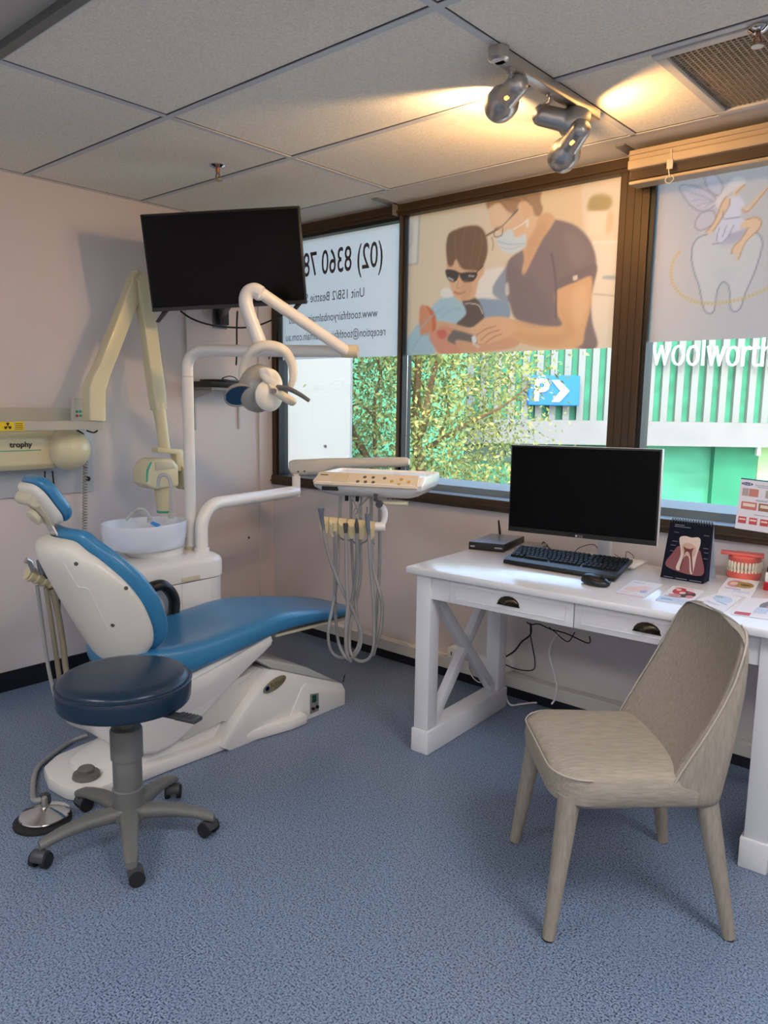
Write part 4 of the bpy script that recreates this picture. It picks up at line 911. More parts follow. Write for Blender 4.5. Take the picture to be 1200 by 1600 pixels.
# ------------------------------------------------------------------ rolling stool
SC = Vector((1.570, 1.217, 0))
ST = thing('rolling_stool', 'round dark blue vinyl stool on a grey five-star castor base', 'stool', SC)
def sb(mb, name, mat, parent=ST, **k): return mb.xf(Matrix.Translation(SC)).build(name, mat, parent, **k)
rs = 0.207
so_ = sb(MB().lathe([(0, 0.462), (rs-.02, 0.462), (rs-.004, .468), (rs, 0.478), (rs+.002, 0.515), (rs, 0.533), (rs-.003, .537), (rs-.003, .541), (rs-.006, .548), (rs-.02, .556), (rs-.05, .561), (0, .563)], n=56), 'seat', NAVY, smooth=60)
sb(MB().lathe([(rs+.001, .533), (rs+.0045, .536), (rs+.001, .539)], n=56), 'seam_piping', NAVY, so_)
sb(MB().lathe([(0, .445), (.09, .445), (.1, .4615), (0, .4615)], n=24), 'seat_plate', DARKG)
sb(MB().lathe([(.024, .27), (.024, .40), (.034, .405), (.036, .42), (.036, .4455), (0, .4455)], n=24), 'gas_lift', GREYP)
sb(MB().lathe([(.050, .09), (.050, .17), (.044, .175), (.044, .175), (.046, .176), (.046, .27), (.044, .275), (.051, .276), (.051, .37), (.048, .376), (.04, .378)], n=28), 'column_cover', GREYP)
lev = MB().box((0.185, 0.06, 0.452), (0.13, 0.035, 0.012), .004, R(18)).box((0.235, 0.077, 0.453), (0.08, 0.042, 0.014), .004, R(18))
for k in range(5): lev.box((0.21+.012*k, 0.068+.004*k, 0.461), (0.003, 0.036, 0.002), 0, R(18))
sb(lev, 'height_lever', DARKG)
sb(MB().lathe([(0, .065), (.05, .065), (.062, .075), (.06, .10), (.05, .112), (0, .112)], n=28), 'hub', GREYP)
for k in range(5):
    a = R(-101+72*k); d = Vector((math.cos(a), math.sin(a), 0)); t_ = Vector((-d.y, d.x, 0)); rg = []
    for r_, zc_, w_, h_ in ((.03, .088, .034, .024), (.08, .092, .030, .022), (.15, .092, .026, .019), (.21, .084, .024, .016), (.255, .072, .022, .015), (.278, .063, .016, .012)):
        rg.append([d*r_+t_*w_*math.copysign(abs(math.cos(b))**.7, math.cos(b))+Vector((0, 0, zc_+h_*math.copysign(abs(math.sin(b))**.7, math.sin(b)))) for b in [6.2832*j/12 for j in range(12)]])
    sb(MB().loft(rg), 'base_arm', GREYP, smooth=50)
    c = d*.268; ph = a+R(40+55*k); e = Vector((math.cos(ph), math.sin(ph), 0)); ax = Vector((-e.y, e.x, 0)); w_c = c+e*.012
    cs = sb(MB().cyl(c+Vector((0, 0, .045)), c+Vector((0, 0, .066)), .009, n=10).prism([w_c+ax*-.022+e*(.024*math.cos(b))+Vector((0, 0, .028+.027*math.sin(b))) for b in [R(-10+200*j/9) for j in range(10)]], ax*.044, .002), 'castor', DARKG)
    for s_ in (-1, 1): sb(MB().cyl(w_c+ax*s_*.012+Vector((0, 0, .024)), w_c+ax*s_*.028+Vector((0, 0, .024)), .024, n=20), 'wheel', RUBBER, cs)

# ------------------------------------------------------------------ dental chair
CX = 1.09
DC = thing('dental_chair', 'reclined dental chair with blue vinyl cushions on a white base', 'dental chair', (CX, 1.75, 0))
def db(mb, name, mat, parent=DC, **k): return mb.build(name, mat, parent, **k)
def sidepts(L, X): return [ox(x, y, X) for x, y in L]
op = [(1.29, 1.27), (1.275, 1.215), (1.20, 1.178), (1.09, 1.17), (0.99, 1.20), (0.93, 1.28), (0.905, 1.45), (0.90, 2.22), (1.355, 2.22), (1.355, 2.13), (1.30, 1.85), (1.288, 1.55)]
db(MB().prism([(x, y, 0) for x, y in op], (0, 0, 0.05), 0.012), 'base_plate', WHITE)
fo = [(CX+0.155*math.copysign(abs(math.cos(t))**.8, math.cos(t)), 1.66+.40*math.copysign(abs(math.sin(t))**.8, math.sin(t))) for t in [6.2832*k/40 for k in range(40)]]
db(MB().pad(fo, lambda a, b: ((a, b, 0.045), (0, 0, 1)), lambda a, b: 0.05+0.07*max(0, min(1, (b-1.35)/.5)), 0.005, 2.6), 'base_fairing', WHITE)
hp = [(345, 1168), (424, 1047), (437, 1048), (535, 1068), (540, 1077), (540, 1103), (476, 1133), (360, 1174)]
P_ = sidepts(hp, 1.312); db(MB().prism(P_, (-0.41, 0, 0), 0.008), 'base_housing', WHITE)
db(MB().prism(sidepts([(479, 1067), (536, 1079), (539, 1082), (539, 1101), (478, 1130), (446, 1138), (472, 1074)], 1.316), (-0.01, 0, 0), 0.003), 'side_cover', WHITE)
db(MB().prism(sidepts([(400, 1031), (424, 1044), (437, 1047), (530, 1066), (480, 1043), (418, 1030)], 1.30), (-0.36, 0, 0.0), 0.004), 'top_cover', LGREY)
bd = ox(429, 1069, 1.315); el = [bd+Vector((0, .064*math.cos(a), .027*math.sin(a)+.014*math.cos(a))) for a in [6.2832*k/28 for k in range(28)]]
bo_ = db(MB().prism(el, (.003, 0, 0), .001), 'badge', M('badge_tan', (150, 140, 112), .35, metal=.4))
db(MB().text('Ritter', .034, bd+Vector((.0036, .014, .004)), (0, 1, .2), (0, -.2, 1), sx=1.0), 'badge_lettering', M('badge_text', (92, 84, 62), .4), bo_, smooth=0)
db(MB().lathe([(.008, 0), (.012, 0), (.012, .0006), (.008, .0006), (.008, 0)], bd+Vector((.0032, -.042, -.008)), (1, 0, 0), 18), 'badge_emblem', M('badge_blue', (40, 70, 130), .4), bo_, smooth=0)
pl = sidepts([(485, 1085), (498, 1083), (498, 1110), (485, 1116)], 1.319); sp_ = db(MB().prism(pl, (-.004, 0, 0)), 'switch_panel', M('switch_plate', (150, 150, 146), .4, metal=.4), smooth=0)
db(MB().prism(sidepts([(488.5, 1087), (494.5, 1085.5), (494.5, 1096), (488.5, 1098)], 1.322), (-.004, 0, 0), .001), 'rocker_switch', M('green_switch', (16, 70, 50), .35), sp_)
for px in ((488.5, 1107), (495, 1104)):
    c = ox(px[0], px[1], 1.319); db(MB().cyl(c, c+Vector((.008, 0, 0)), .0075, n=14), 'knob', BLACK, sp_)
lp = ox(536, 1066, 1.30); db(MB().tube([lp, lp+Vector((0, .012, .035))], .003, 6), 'toggle_lever', BLACK)
db(MB().prism(sidepts([(316, 1090), (405, 1043), (422, 1046), (374, 1136), (350, 1127), (288, 1157), (276, 1142)], 1.262), (-.34, 0, 0), .006).prism(sidepts([(372, 1070), (405, 1044), (418, 1047)], 1.266), (-.01, 0, 0)), 'lift_arm', M('arm_white', (214, 212, 206), .32, coat=.2))
rings = []
for y, hw, zb, zt in ((1.335, .03, .20, .27), (1.35, .085, .165, .305), (1.38, .135, .13, .335), (1.43, .175, .10, .36), (1.50, .198, .088, .368), (1.56, .205, .095, .362), (1.614, .208, .116, .36), (1.705, .21, .174, .375), (1.80, .21, .238, .392), (1.90, .21, .296, .402), (2.0, .21, .35, .424), (2.06, .208, .384, .436), (2.075, .19, .40, .43)):
    h_ = zt-zb; rings.append([Vector((CX+a, y, (zt+zb)/2+b)) for a, b in rrect(2*hw, h_, min(.022, .3*h_, .4*hw), 4)])
db(MB().loft(rings), 'seat_frame', WHITE, smooth=40)
db(MB().prism(sidepts([(250, 1078), (290, 1069), (330, 1048), (380, 1020), (424, 993), (427, 1002), (415, 1018), (340, 1085), (318, 1102), (290, 1113), (250, 1121)], 1.308), (-.02, 0, 0), .006), 'side_rail', WHITE)
# seat cushion
ys = [1.40, 1.46, 1.60, 1.75, 1.90, 2.05, 2.15, 2.30, 2.45, 2.58, 2.66]
zt_ = [.515, .508, .488, .487, .500, .515, .515, .495, .468, .446, .432]
zb_ = [.38, .368, .362, .385, .408, .430, .437, .428, .418, .412, .41]
hw_ = [.16, .21, .232, .235, .235, .232, .226, .214, .203, .185, .13]
I = lambda y, A_: float(np.interp(y, ys, A_))
def smooth_i(y, A_): return (I(y-.05, A_)+2*I(y, A_)+I(y+.05, A_))/4
out_l = [(CX+I(y, hw_), y) for y in np.linspace(1.43, 2.62, 30)] + [(CX+.1, 2.652), (CX, 2.658), (CX-.1, 2.652)] + [(CX-I(y, hw_), y) for y in np.linspace(2.62, 1.43, 30)] + [(CX-.12, 1.405), (CX, 1.40), (CX+.12, 1.405)]
def seat_fn(a, b): return (a, b, (smooth_i(b, zt_)+smooth_i(b, zb_))/2), (0, 0, 1)
def seat_t(a, b):
    h = (smooth_i(b, zt_)-smooth_i(b, zb_))/2; return h
def seat_tf(a, b):
    d = 0.02*max(0.0, 1-((a-CX)/.17)**2)*max(0.0, 1-abs(b-1.7)/.35); return seat_t(a, b)-d
sc_ = db(MB().pad(out_l, seat_fn, seat_tf, seat_t, 9.0, 14, 3.5), 'seat_cushion', BLUE, smooth=60)
sy = 2.43; db(MB().tube([(CX+I(sy, hw_)*1.004*math.cos(t)**.35*(1 if t < 1.5708 else -1) if math.cos(t) > 0 else CX-I(sy, hw_)*1.004*abs(math.cos(t))**.35, sy, seat_fn(CX, sy)[0][2]+seat_t(CX, sy)*1.01*math.sin(t)**.5) for t in [0.02+3.10*k/20 for k in range(21)]], .0025, 6), 'cushion_seam', BLUE, sc_) if False else None
db(MB().prism([(CX+.19, 2.10, .425), (CX+.17, 2.60, .402), (CX-.17, 2.60, .402), (CX-.19, 2.10, .425)], (0, 0, -.014), .004), 'footrest_panel', BEIGE)
db(MB().prism([(CX+.12, 2.02, .42), (CX+.10, 2.40, .392), (CX-.10, 2.40, .392), (CX-.12, 2.02, .36)], (0, 0, -.02), .004), 'footrest_support', STEEL)
# backrest
def spine(v): return 1.505-.235*v-.03*v*(1-v), .465+.485*v
NB = Vector((0, .894, .447))
def back_fn(off, wrap=1.9, hw0=.2):
    def f(a, v):
        y, z = spine(v); w = wrap*a*a
        n = Vector((-2*wrap*a, 1.0, .5)).normalized()
        return Vector((CX+a, y+w, z))+NB*off, n
    return f
bo2 = [(0.0, 1.03), (.08, 1.03), (.122, 1.012), (.148, .95), (.188, .86), (.230, .70), (.246, .54), (.244, .40), (.234, .28), (.205, .15), (.15, .05), (.08, .0), (0, -.015)]
def sym(L): return [(p.x, p.y) for p in catmull([(a, b, 0) for a, b in L] + [(-a, b, 0) for a, b in L[-2:0:-1]], 4, True)]
db(MB().pad(sym(bo2), back_fn(.0), .038, .034, 6.0, 12, 2.6), 'back_cushion', BLUE, smooth=60)
bo3 = [(a*.93, .02+b*.975-.015) for a, b in bo2]
shell = MB().pad(sym(bo3), back_fn(-.040), .01, lambda a, v: .020+.05*max(0, 1-(a/.22)**2), 8.0, 12, 3.5)
sh_o = db(shell, 'back_shell', WARMW, smooth=60)
from mathutils.bvhtree import BVHTree
bvh = BVHTree.FromPolygons(shell.v, shell.f)
def hit(x, y, tree=None):
    d = Vector(ray(x, y)).normalized(); return (tree or bvh).ray_cast(Vector(CAM), d)
for px in ((119, 881), (197, 919), (176, 977)):
    h = hit(*px)
    if h[0] is not None:
        n = h[1] if h[1].dot(Vector(CAM)-h[0]) > 0 else -h[1]
        db(MB().lathe([(.0075, -.002), (.0075, .0012), (.005, .0016), (0, .0004)], h[0], n, 14), 'screw_cap', M('shell_hole', (84, 80, 72), .6), sh_o)
ridge = [hit(x, y)[0] for x, y in ((86, 850), (100, 880), (118, 910), (124, 918), (137, 920), (150, 945), (170, 985))]
ridge = [p for p in ridge if p is not None]
if len(ridge) > 3: db(MB().tube(catmull(ridge, 4), .0035, 6), 'shell_ridge', WARMW, sh_o)
# headrest
hb, ht = Vector((1.06, 1.268, .985)), Vector((1.06, 1.162, 1.142)); hv = (ht-hb); hl = hv.length; hv.normalize(); hn = Vector((0, hv.z, -hv.y))
ho = rrect(.185, hl, .055, 6)
hc = (hb+ht)/2
def head_fn(off): return lambda a, b: (hc+Vector((a, 0, 0))+hv*b+hn*(off-1.2*a*a*0+0.9*a*a), (Vector((-1.2*a, 0, 0))+hn).normalized())
db(MB().pad(ho, head_fn(.012), .034, .016, 5.0, 9, 3.0), 'headrest_cushion', BLUE, smooth=60)
hs = db(MB().pad([(a*.92, b*.94) for a, b in ho], head_fn(-.008), .004, .022, 6.0, 8, 3.0), 'headrest_shell', WARMW, smooth=60)
jn = hc-hn*.030
MBj = MB().prism([hc+Vector((dx, 0, 0))+hv*dv-hn*.014 for dx, dv in ((-.055, .03), (.055, .03), (.035, -.085), (-.035, -.085))], -hn*.022, .008).cyl(jn+Vector((-.065, 0, 0))+hv*.035, jn+Vector((.05, 0, 0))+hv*.035, .024, n=18)
db(MBj, 'headrest_joint', BEIGE, hs)
db(MB().lathe([(0, 0), (.029, 0), (.032, .004), (.032, .018), (.026, .022), (0, .022)], hc-hn*.038-hv*.035+Vector((-.02, 0, 0)), -hn, 22), 'headrest_knob', BEIGE, hs)
tp = Vector((CX-.02, 1.262, .948)); db(MB().prism([tp+Vector((-.025, 0, 0))-hn*.02, tp+Vector((.025, 0, 0))-hn*.02, hc-hv*.075+Vector((.025, 0, 0))-hn*.035, hc-hv*.075+Vector((-.025, 0, 0))-hn*.035], hn*.008, .001), 'headrest_bar', CHROME, smooth=0)
# armrest on the far side, cable, base button
db(MB().tube(catmull([ox(236, 918, .875), ox(252, 914, .875), ox(264, 922, .875), ox(272, 938, .875), ox(271, 962, .875)], 5), .030, 12, flat=.8), 'armrest', BLACK)
db(MB().tube(catmull([ox(156, 985, 1.0), ox(150, 996, .96), ox(146, 1006, .95), ox(143, 1030, .95), ox(146, 1060, 1.0)], 5), .0095, 8), 'power_cable', RUBBER)
fb = oz(135, 1212, .055); fb.z = .05
db(MB().lathe([(.046, 0), (.05, .004), (.046, .018), (.030, .022), (.030, .034), (.026, .038), (0, .038)], fb, (0, 0, 1), 26), 'foot_button', GREYP)

# ------------------------------------------------------------------ foot control
fc = oz(70, 1268, .03); fc.z = 0
ft = thing('foot_control', 'round chrome foot pedal on a dark rubber pad with a hose', 'foot pedal', fc)
MB().lathe([(.093, 0), (.093, .008), (.08, .014), (0, .014)], fc+Vector((.004, -.01, 0)), n=32).build('rubber_pad', RUBBER, ft)
MB().lathe([(.078, .016), (.082, .02), (.080, .024), (.02, .046), (.012, .048), (0, .048)], fc, n=36).build('chrome_disc', CHROME, ft, 25)
MB().lathe([(.010, .046), (.010, .078), (.008, .083), (0, .083)], fc, n=16).build('stem', STEEL, ft)
MB().box(fc+Vector((-.07, .035, .03)), (.03, .03, .05), .004).build('hose_socket', DARKG, ft)
MB().tube(catmull([fc+Vector((-.07, .035, .04)), oz(52, 1248, .03), oz(56, 1205, .012), oz(80, 1180, .012), oz(112, 1158, .012), oz(138, 1148, .03)], 6), .009, 8).build('hose', HOSE, ft)

# ------------------------------------------------------------------ dental unit: cabinet, bowl, posts
DU = thing('dental_unit', 'white dental cabinet with spittoon bowl and upright pole behind the dental chair', 'dental unit', (.62, 1.95, 0))
def rbox(x0, x1, y0, y1, r, z): return [Vector(((x0+x1)/2+a, (y0+y1)/2+b, z)) for a, b in rrect(x1-x0, y1-y0, r, 8)]
db(MB().loft([rbox(.42, .825, 1.66, 2.20, .10, 0), rbox(.42, .825, 1.66, 2.20, .10, .60)]), 'cabinet', WHITE, DU)
db(MB().loft([rbox(.415, .83, 1.655, 2.205, .10, .605), rbox(.415, .83, 1.655, 2.205, .10, .675), rbox(.422, .823, 1.662, 2.198, .10, .69), rbox(.44, .805, 1.68, 2.18, .09, .70), rbox(.50, .74, 1.74, 2.12, .07, .706)]), 'top_cover', WHITE, DU)
dr = db(MB().b2((.823, 1.78, .05), (.828, 1.93, .60), .002).b2((.823, 1.935, .05), (.828, 2.09, .60), .002), 'cabinet_door', WHITE, DU)
db(MB().b2((.829, 1.93, .606), (.834, 2.03, .628), .003), 'handle_slot', BEIGE, DU)
bc = Vector((.60, 1.86, 0))
def bowl_ring(s, z, dy=0): return [Vector((bc.x+.155*s*math.cos(t), bc.y+dy+(.165 if math.sin(t) < 0 else .24)*s*math.sin(t)*(1 if math.sin(t) < 0 else 1), z)) for t in [6.2832*k/40 for k in range(40)]]
bw = db(MB().loft([bowl_ring(.66, .735, .05), bowl_ring(.86, .742, .02), bowl_ring(.95, .76), bowl_ring(.985, .79), bowl_ring(1.01, .855), bowl_ring(1.0, .862), bowl_ring(.98, .860), bowl_ring(.90, .825), bowl_ring(.6, .80), bowl_ring(.15, .79)]), 'spittoon_bowl', M('bowl_white', (216, 224, 236), .2, coat=.6), DU, smooth=50)
db(MB().loft([bowl_ring(.66, .70, .07), bowl_ring(.70, .735, .05)]), 'bowl_base', WHITE, DU)
def du_px(x, y, ref): return od(x, y, (Vector(ref)-Vector(CAM)).dot(Vector(FH)))
rf = (.60, 1.92, .85)
db(MB().tube(catmull([du_px(197, 812, rf), du_px(206, 803, rf), du_px(216, 796, rf), du_px(226, 797, rf), du_px(232, 806, rf), du_px(233, 812, rf)], 5), .008, 10).lathe([(.013, -.012), (.013, .01), (0, .012)], du_px(234, 812, rf), n=14), 'bowl_spout', LGREY, DU)
rf = (.58, 2.0, .9)
db(MB().tube(catmull([du_px(267, 806, rf), du_px(267, 780, rf), du_px(267, 758, rf), du_px(263, 746, rf), du_px(256, 742, rf), du_px(249, 746, rf), du_px(247, 760, rf)], 5), .0085, 10).lathe([(.014, -.01), (.014, .01), (.01, .014)], du_px(267, 806, rf), n=14), 'cup_filler', LGREY, DU)
db(MB().prism([du_px(234, 818, (.7, 1.9, .86)), du_px(246, 825, (.7, 1.9, .86)), du_px(250, 820, (.7, 1.9, .86)), du_px(238, 815, (.7, 1.9, .86))], (0, .004, .001)), 'blue_tag', M('tag_blue', (60, 140, 220), .4), DU, smooth=0)
# upright posts
LPZ = 1.655; lp0 = Vector((.62, 2.13, .70)); LE = oz(541, 549, LPZ)
dirL = (LE-Vector((lp0.x, lp0.y, LPZ))).normalized()
post = [lp0, Vector((lp0.x, lp0.y, LPZ-.08))]+[Vector((lp0.x, lp0.y, LPZ-.08))+Vector((0, 0, .08*math.sin(t)))+dirL*(.08*(1-math.cos(t))) for t in [math.pi/2*k/8 for k in range(1, 9)]]+[LE]
db(MB().tube(post, .027, 20), 'light_post', WHITE, DU)
db(MB().lathe([(.032, 0), (.032, .02), (.028, .022)], lp0+Vector((0, 0, .0)), n=20).lathe([(.0278, 0), (.0278, .006)], (lp0.x, lp0.y, 1.53), n=20), 'post_collar', BEIGE, DU)
tz = .925; tp0 = Vector((.685, 2.145, .70)); TE = Vector((.55, 2.88, tz)); dT = Vector((TE.x-tp0.x, TE.y-tp0.y, 0)).normalized()
post2 = [tp0, Vector((tp0.x, tp0.y, tz-.12))]+[Vector((tp0.x, tp0.y, tz-.12))+Vector((0, 0, .12*math.sin(t)))+dT*(.12*(1-math.cos(t))) for t in [math.pi/2*k/8 for k in range(1, 9)]]+[TE]
db(MB().tube(post2, .031, 20).lathe([(.037, 0), (.037, .018), (.032, .02)], tp0, n=20), 'tray_post', WHITE, DU)

# ------------------------------------------------------------------ operating light
OL = thing('operating_light', 'white dental operating light on a folded arm in front of the window', 'dental light', (LE.x, LE.y, LPZ))
MB().cyl(LE-dirL*.02, LE+dirL*.055, .029, n=20).build('arm_collar', M('collar_ivory', (206, 196, 172), .35), OL)
De = 3.25
el_ = od(392, 458, De); s0 = LE+Vector((0, 0, -.005))+dirL*.01
EL2 = od(405, 456, De+.06)
MB().tube([s0, s0.lerp(EL2, .08), EL2], [.024, .026, .026], 18).build('swing_arm', WHITE, OL)
nb = [od(x, y, De) for x, y in ((408, 458), (398, 453), (388, 457), (384, 468), (386, 482), (394, 505), (412, 550))]
MB().tube(catmull(nb, 5), .029, 18).lathe([(.026, -.032), (.027, .032)], od(402, 458, De+.03), Vector(FH), 20).build('elbow_arm', WHITE, OL, 50)
DL = 3.2
def L3(x, y, dd=0.0): return od(x, y, DL+dd)
yk = catmull([L3(376, 592, .03), L3(380, 570, .02), L3(392, 550), L3(408, 541, -.01), L3(428, 541, -.01), L3(445, 549, 0), L3(456, 568, .02), L3(458, 590, .03), L3(453, 606, .03)], 6)
n_ = len(yk); MB().tube(yk, [.008+.010*math.sin(math.pi*i/(n_-1))**.6 for i in range(n_)], 12, flat=1.25).build('yoke', WARMW, OL, 60)
def ell(c, ax_, rad, n=24):
    X, Y, Z = [Vector(v).normalized() for v in ax_]; rings = []
    for i in range(1, 14):
        th = math.pi*i/14; rings.append([c+X*rad[0]*math.sin(th)*math.cos(p)+Y*rad[1]*math.sin(th)*math.sin(p)-Z*rad[2]*math.cos(th) for p in [6.2832*j/n for j in range(n)]])
    return MB().loft(rings)
fh, frr = Vector(FH), Vector(FR); up = Vector((0, 0, 1))
LAMPG = M('lamp_grey', (160, 158, 150), .35, coat=.2)
ax1 = (frr*.97+up*-.25, fh, up*.97+frr*.25)
lh = ell(L3(404, 607, .04), ax1, (.086, .08, .102)).build('lamp_head', LAMPG, OL, 60)
dsc = (frr*.66-fh*.74+up*.0).normalized()
MB().lathe([(0, .022), (.03, .020), (.055, .010), (.066, -.005), (.062, -.02)], L3(422, 618, -.035), dsc, 28).build('front_cap', WARMW, lh, 50)
MB().lathe([(.012, 0), (.012, .03), (.010, .034), (0, .034)], L3(422, 611, -.05), dsc, 14).build('focus_knob', STEEL, lh)
def flap(name, pts, mat, dd0, th=.006):
    P = catmull([L3(x, y, d) for x, y, d in pts], 5, True); c = sum(P, Vector())/len(P)
    vs = []; m = MB(); nn = (P[0]-c).cross(P[len(P)//3]-c).normalized(); nn = nn if nn.dot(fh) < 0 else -nn
    rings = [[p for p in P], [c+(p-c)*.96+nn*th for p in P], [c+(p-c)*.6+nn*th*2.2 for p in P], [c+(p-c)*.1+nn*th*2.6 for p in P]]
    rings0 = [c+(p-c)*.1-nn*.002 for p in P]
    m.loft([rings0]+rings); return m.build(name, mat, lh, 60)
flap('upper_shield', [(404, 578, -.06), (416, 574, -.06), (432, 580, -.04), (441, 596, -.02), (438, 608, -.03), (425, 606, -.05), (410, 594, -.06)], WARMW, 0)
flap('lower_shield', [(420, 600, -.06), (440, 610, -.04), (460, 622, -.02), (463, 630, -.02), (455, 634, -.02), (440, 626, -.04), (425, 614, -.06)], M('shield_ivory', (214, 206, 186), .35), 0)
rdir = (frr*.30-fh*.60-up*.70).normalized(); rc = L3(373, 616, -.01)
MB().lathe([(0.0, -.035), (.03, -.03), (.05, -.015), (.062, .006), (.064, .012), (.058, .012), (.045, -.006), (.025, -.018), (0, -.022)], rc, rdir, 30).build('reflector_cup', LAMPG, lh, 50)
mir = M('faceted_mirror', (120, 128, 136), .22, metal=1.0)
m = MB().lathe([(.057, .009), (.044, -.004), (.024, -.015), (0.001, -.019)], rc, rdir, 10); m.build('reflector_mirror', mir, lh, 0)
MB().cyl(rc-rdir*.015, rc+rdir*.008, .006, n=10).build('bulb', M('lamp_bulb', (210, 214, 220), .1), lh)
hd_ = catmull([L3(428, 605, -.03), L3(440, 606, -.06), L3(452, 608, -.08), L3(468, 616, -.1), L3(483, 626, -.12)], 5); k = len(hd_)
MB().tube(hd_, [.010-.004*i/(k-1) for i in range(k)], 10, flat=1.3).build('right_handle', GREYP, lh, 60)
hd_ = catmull([L3(396, 606, .0), L3(372, 612, .08), L3(352, 618, .12)], 5)
MB().tube(hd_, .008, 10).build('rear_handle', GREYP, lh, 60)

# ------------------------------------------------------------------ instrument tray (delivery unit)
TC = Vector((1.526, 2.387, 1.105)); TY = .43
IT = thing('instrument_tray', 'white instrument tray on an arm with handpieces and hanging hoses below', 'dental tray', TC, TY)
TM = WM[IT.name_full]
def tb(mb, name, mat, parent=IT, **k): return mb.xf(TM).build(name, mat, parent, **k)
tw, td = .50, .385
def tring(w, d, r, z, dy=0, dz=0, fs=0): return [(a, b+d/2+dy+(fs if b < 0 else 0), z) for a, b in rrect(w, d, r, 6)]
tb(MB().loft([tring(tw*.74, td*.66, .05, -.088, .07), tring(tw*.86, td*.8, .05, -.078, .045), tring(tw*.985, td*.96, .04, -.048, .01), tring(tw, td, .04, -.025), tring(tw, td, .04, -.004, 0, 0, .05), tring(tw*.985, td*.98, .035, .006, .004, 0, .06), tring(tw*.93, td*.93, .025, .006, .013, 0, .065), tring(tw*.92, td*.92, .025, -.004, .015, 0, .065), tring(tw*.5, td*.5, .02, -.006, .09)]), 'tray_body', WHITE)
tb(MB().b2((-.215, .095, -.0055), (.215, .36, -.002), .003), 'tray_mat', M('tray_mat', (206, 216, 232), .25, coat=.3))
cpn = MB().prism([(-.234, .0, -.040), (.234, .0, -.040), (.228, .062, .010), (-.228, .062, .010)], (0, -.006, .007), .004)
tb(cpn, 'control_panel', M('panel_beige', (206, 196, 178), .35))
pu, pn = Vector((0, .062, .050)).normalized(), Vector((0, -.63, .78)).normalized()
def PN(x, t, d=.0075): return Vector((x, .0, -.040))+pu*(.08*t)+pn*(d+.002)
bm_ = M('button_grey', (96, 92, 86), .4); ba = M('button_amber', (190, 150, 60), .4)
for x, t, mm in ((-.035, .32, bm_), (.0, .32, bm_), (.035, .32, bm_), (-.01, .68, bm_), (.028, .68, bm_), (.08, .66, bm_), (.115, .45, ba), (.155, .62, ba), (.15, .25, ba), (.19, .45, ba)):
    tb(MB().lathe([(.008, 0), (.008, .002), (0, .0026)], PN(x, t, .006), pn, 12), 'button', mm)
tb(MB().prism([PN(-.155, .2), PN(-.085, .2), PN(-.085, .8), PN(-.155, .8)], pn*.001), 'display', M('panel_display', (196, 186, 162), .3), smooth=0)
tb(MB().prism([PN(-.215, .68), PN(-.18, .68), PN(-.18, .76), PN(-.215, .76)], pn*.001), 'panel_mark', bm_, smooth=0)
tb(MB().b2((-.195, -.001, -.060), (-.125, .03, -.043), .001), 'label_window', BLACK, smooth=0)
for x in (-.115, -.09, -.065): tb(MB().cyl((x, .10, -.115), (x, .10, -.085), .0085, n=12), 'hose_plug', BLACK)
# spring arm from the post to the tray
PA = od(460, 742, (Vector((.55, 2.88, .98))-Vector(CAM)).dot(fh))
pj = Vector((TE.x, TE.y, tz))
MB().cyl(pj-Vector((0, 0, .03)), pj+Vector((0, 0, .085)), .023, n=18).cyl(pj+Vector((0, 0, .078)), pj+Vector((0, 0, .098)), .016, n=16).build('arm_pivot', WHITE, IT)
A0 = Vector((TE.x-.03, TE.y+.02, 1.055)); A1 = oz(634, 722, 1.115); ad = (A1-A0).normalized()
sec = lambda p, h, w: [p+Vector((-ad.y, ad.x, 0))*a+Vector((0, 0, 1))*b for a, b in rrect(w, h, min(h, w)*.45, 5)]
arm_ = MB().loft([sec(A0-ad*.03+Vector((0, 0, .012)), .055, .05), sec(A0-ad*.01, .088, .06), sec(A0+ad*.18, .086, .06), sec(A0+ad*.26+Vector((0, 0, .012)), .058, .056), sec(A1, .052, .05), sec(A1+ad*.02, .03, .03)]).build('spring_arm', M('arm_ivory', (214, 210, 198), .3, coat=.3), IT, 50)
for q_ in (0.035, 0.075):
    c = A0+ad*q_+Vector((ad.y, -ad.x, 0))*.031+Vector((0, 0, -.022)); MB().cyl(c-Vector((ad.y, -ad.x, 0))*.003, c+Vector((ad.y, -ad.x, 0))*.002, .005, n=10).build('arm_screw', DARKG, arm_)
tb(MB().cyl((.0, .30, -.10), (.0, .30, -.07), .035, n=20).b2((-.03, .28, -.10), (.03, .44, -.075), .008), 'tray_mount', WHITE)
# right-hand handle with buttons
DTt = (TM @ Vector((0, 0, 0))-Vector(CAM)).dot(fh)
def Q(x, y, d=0.0): return od(420+x*.25, 700+y*.25, DTt+d)
tbm = MB().tube([Q(690, 338, .06), Q(760, 345, .04), Q(868, 347, .02)], [.012, .014, .013], 12, flat=.7); hdl = tbm.build('tray_handle', CREAM, IT, 60)
for x in (745, 775, 803): MB().lathe([(.005, 0), (.004, .004), (0, .005)], Q(x, 322, .03), (0, 0, 1), 8).build('handle_button', BLACK, hdl)
MB().lathe([(.016, -.012), (.016, .012), (0, .013)], Q(690, 350, .03), fh*-1, 16).lathe([(.010, -.01), (.010, .01), (0, .011)], Q(668, 320, .03), fh*-1, 14).lathe([(.010, -.01), (.010, .01), (0, .011)], Q(668, 292, .03), fh*-1, 14).build('adjust_knob', DARKG, IT)
MB().tube(catmull([Q(705, 355, .05), Q(725, 400, .05), Q(722, 450, .03), Q(700, 492, .0)], 5), .013, 12).lathe([(.02, -.022), (.02, .022), (0, .023)], Q(695, 492, -.01), frr, 16).build('holder_bracket', WHITE, IT, 60)
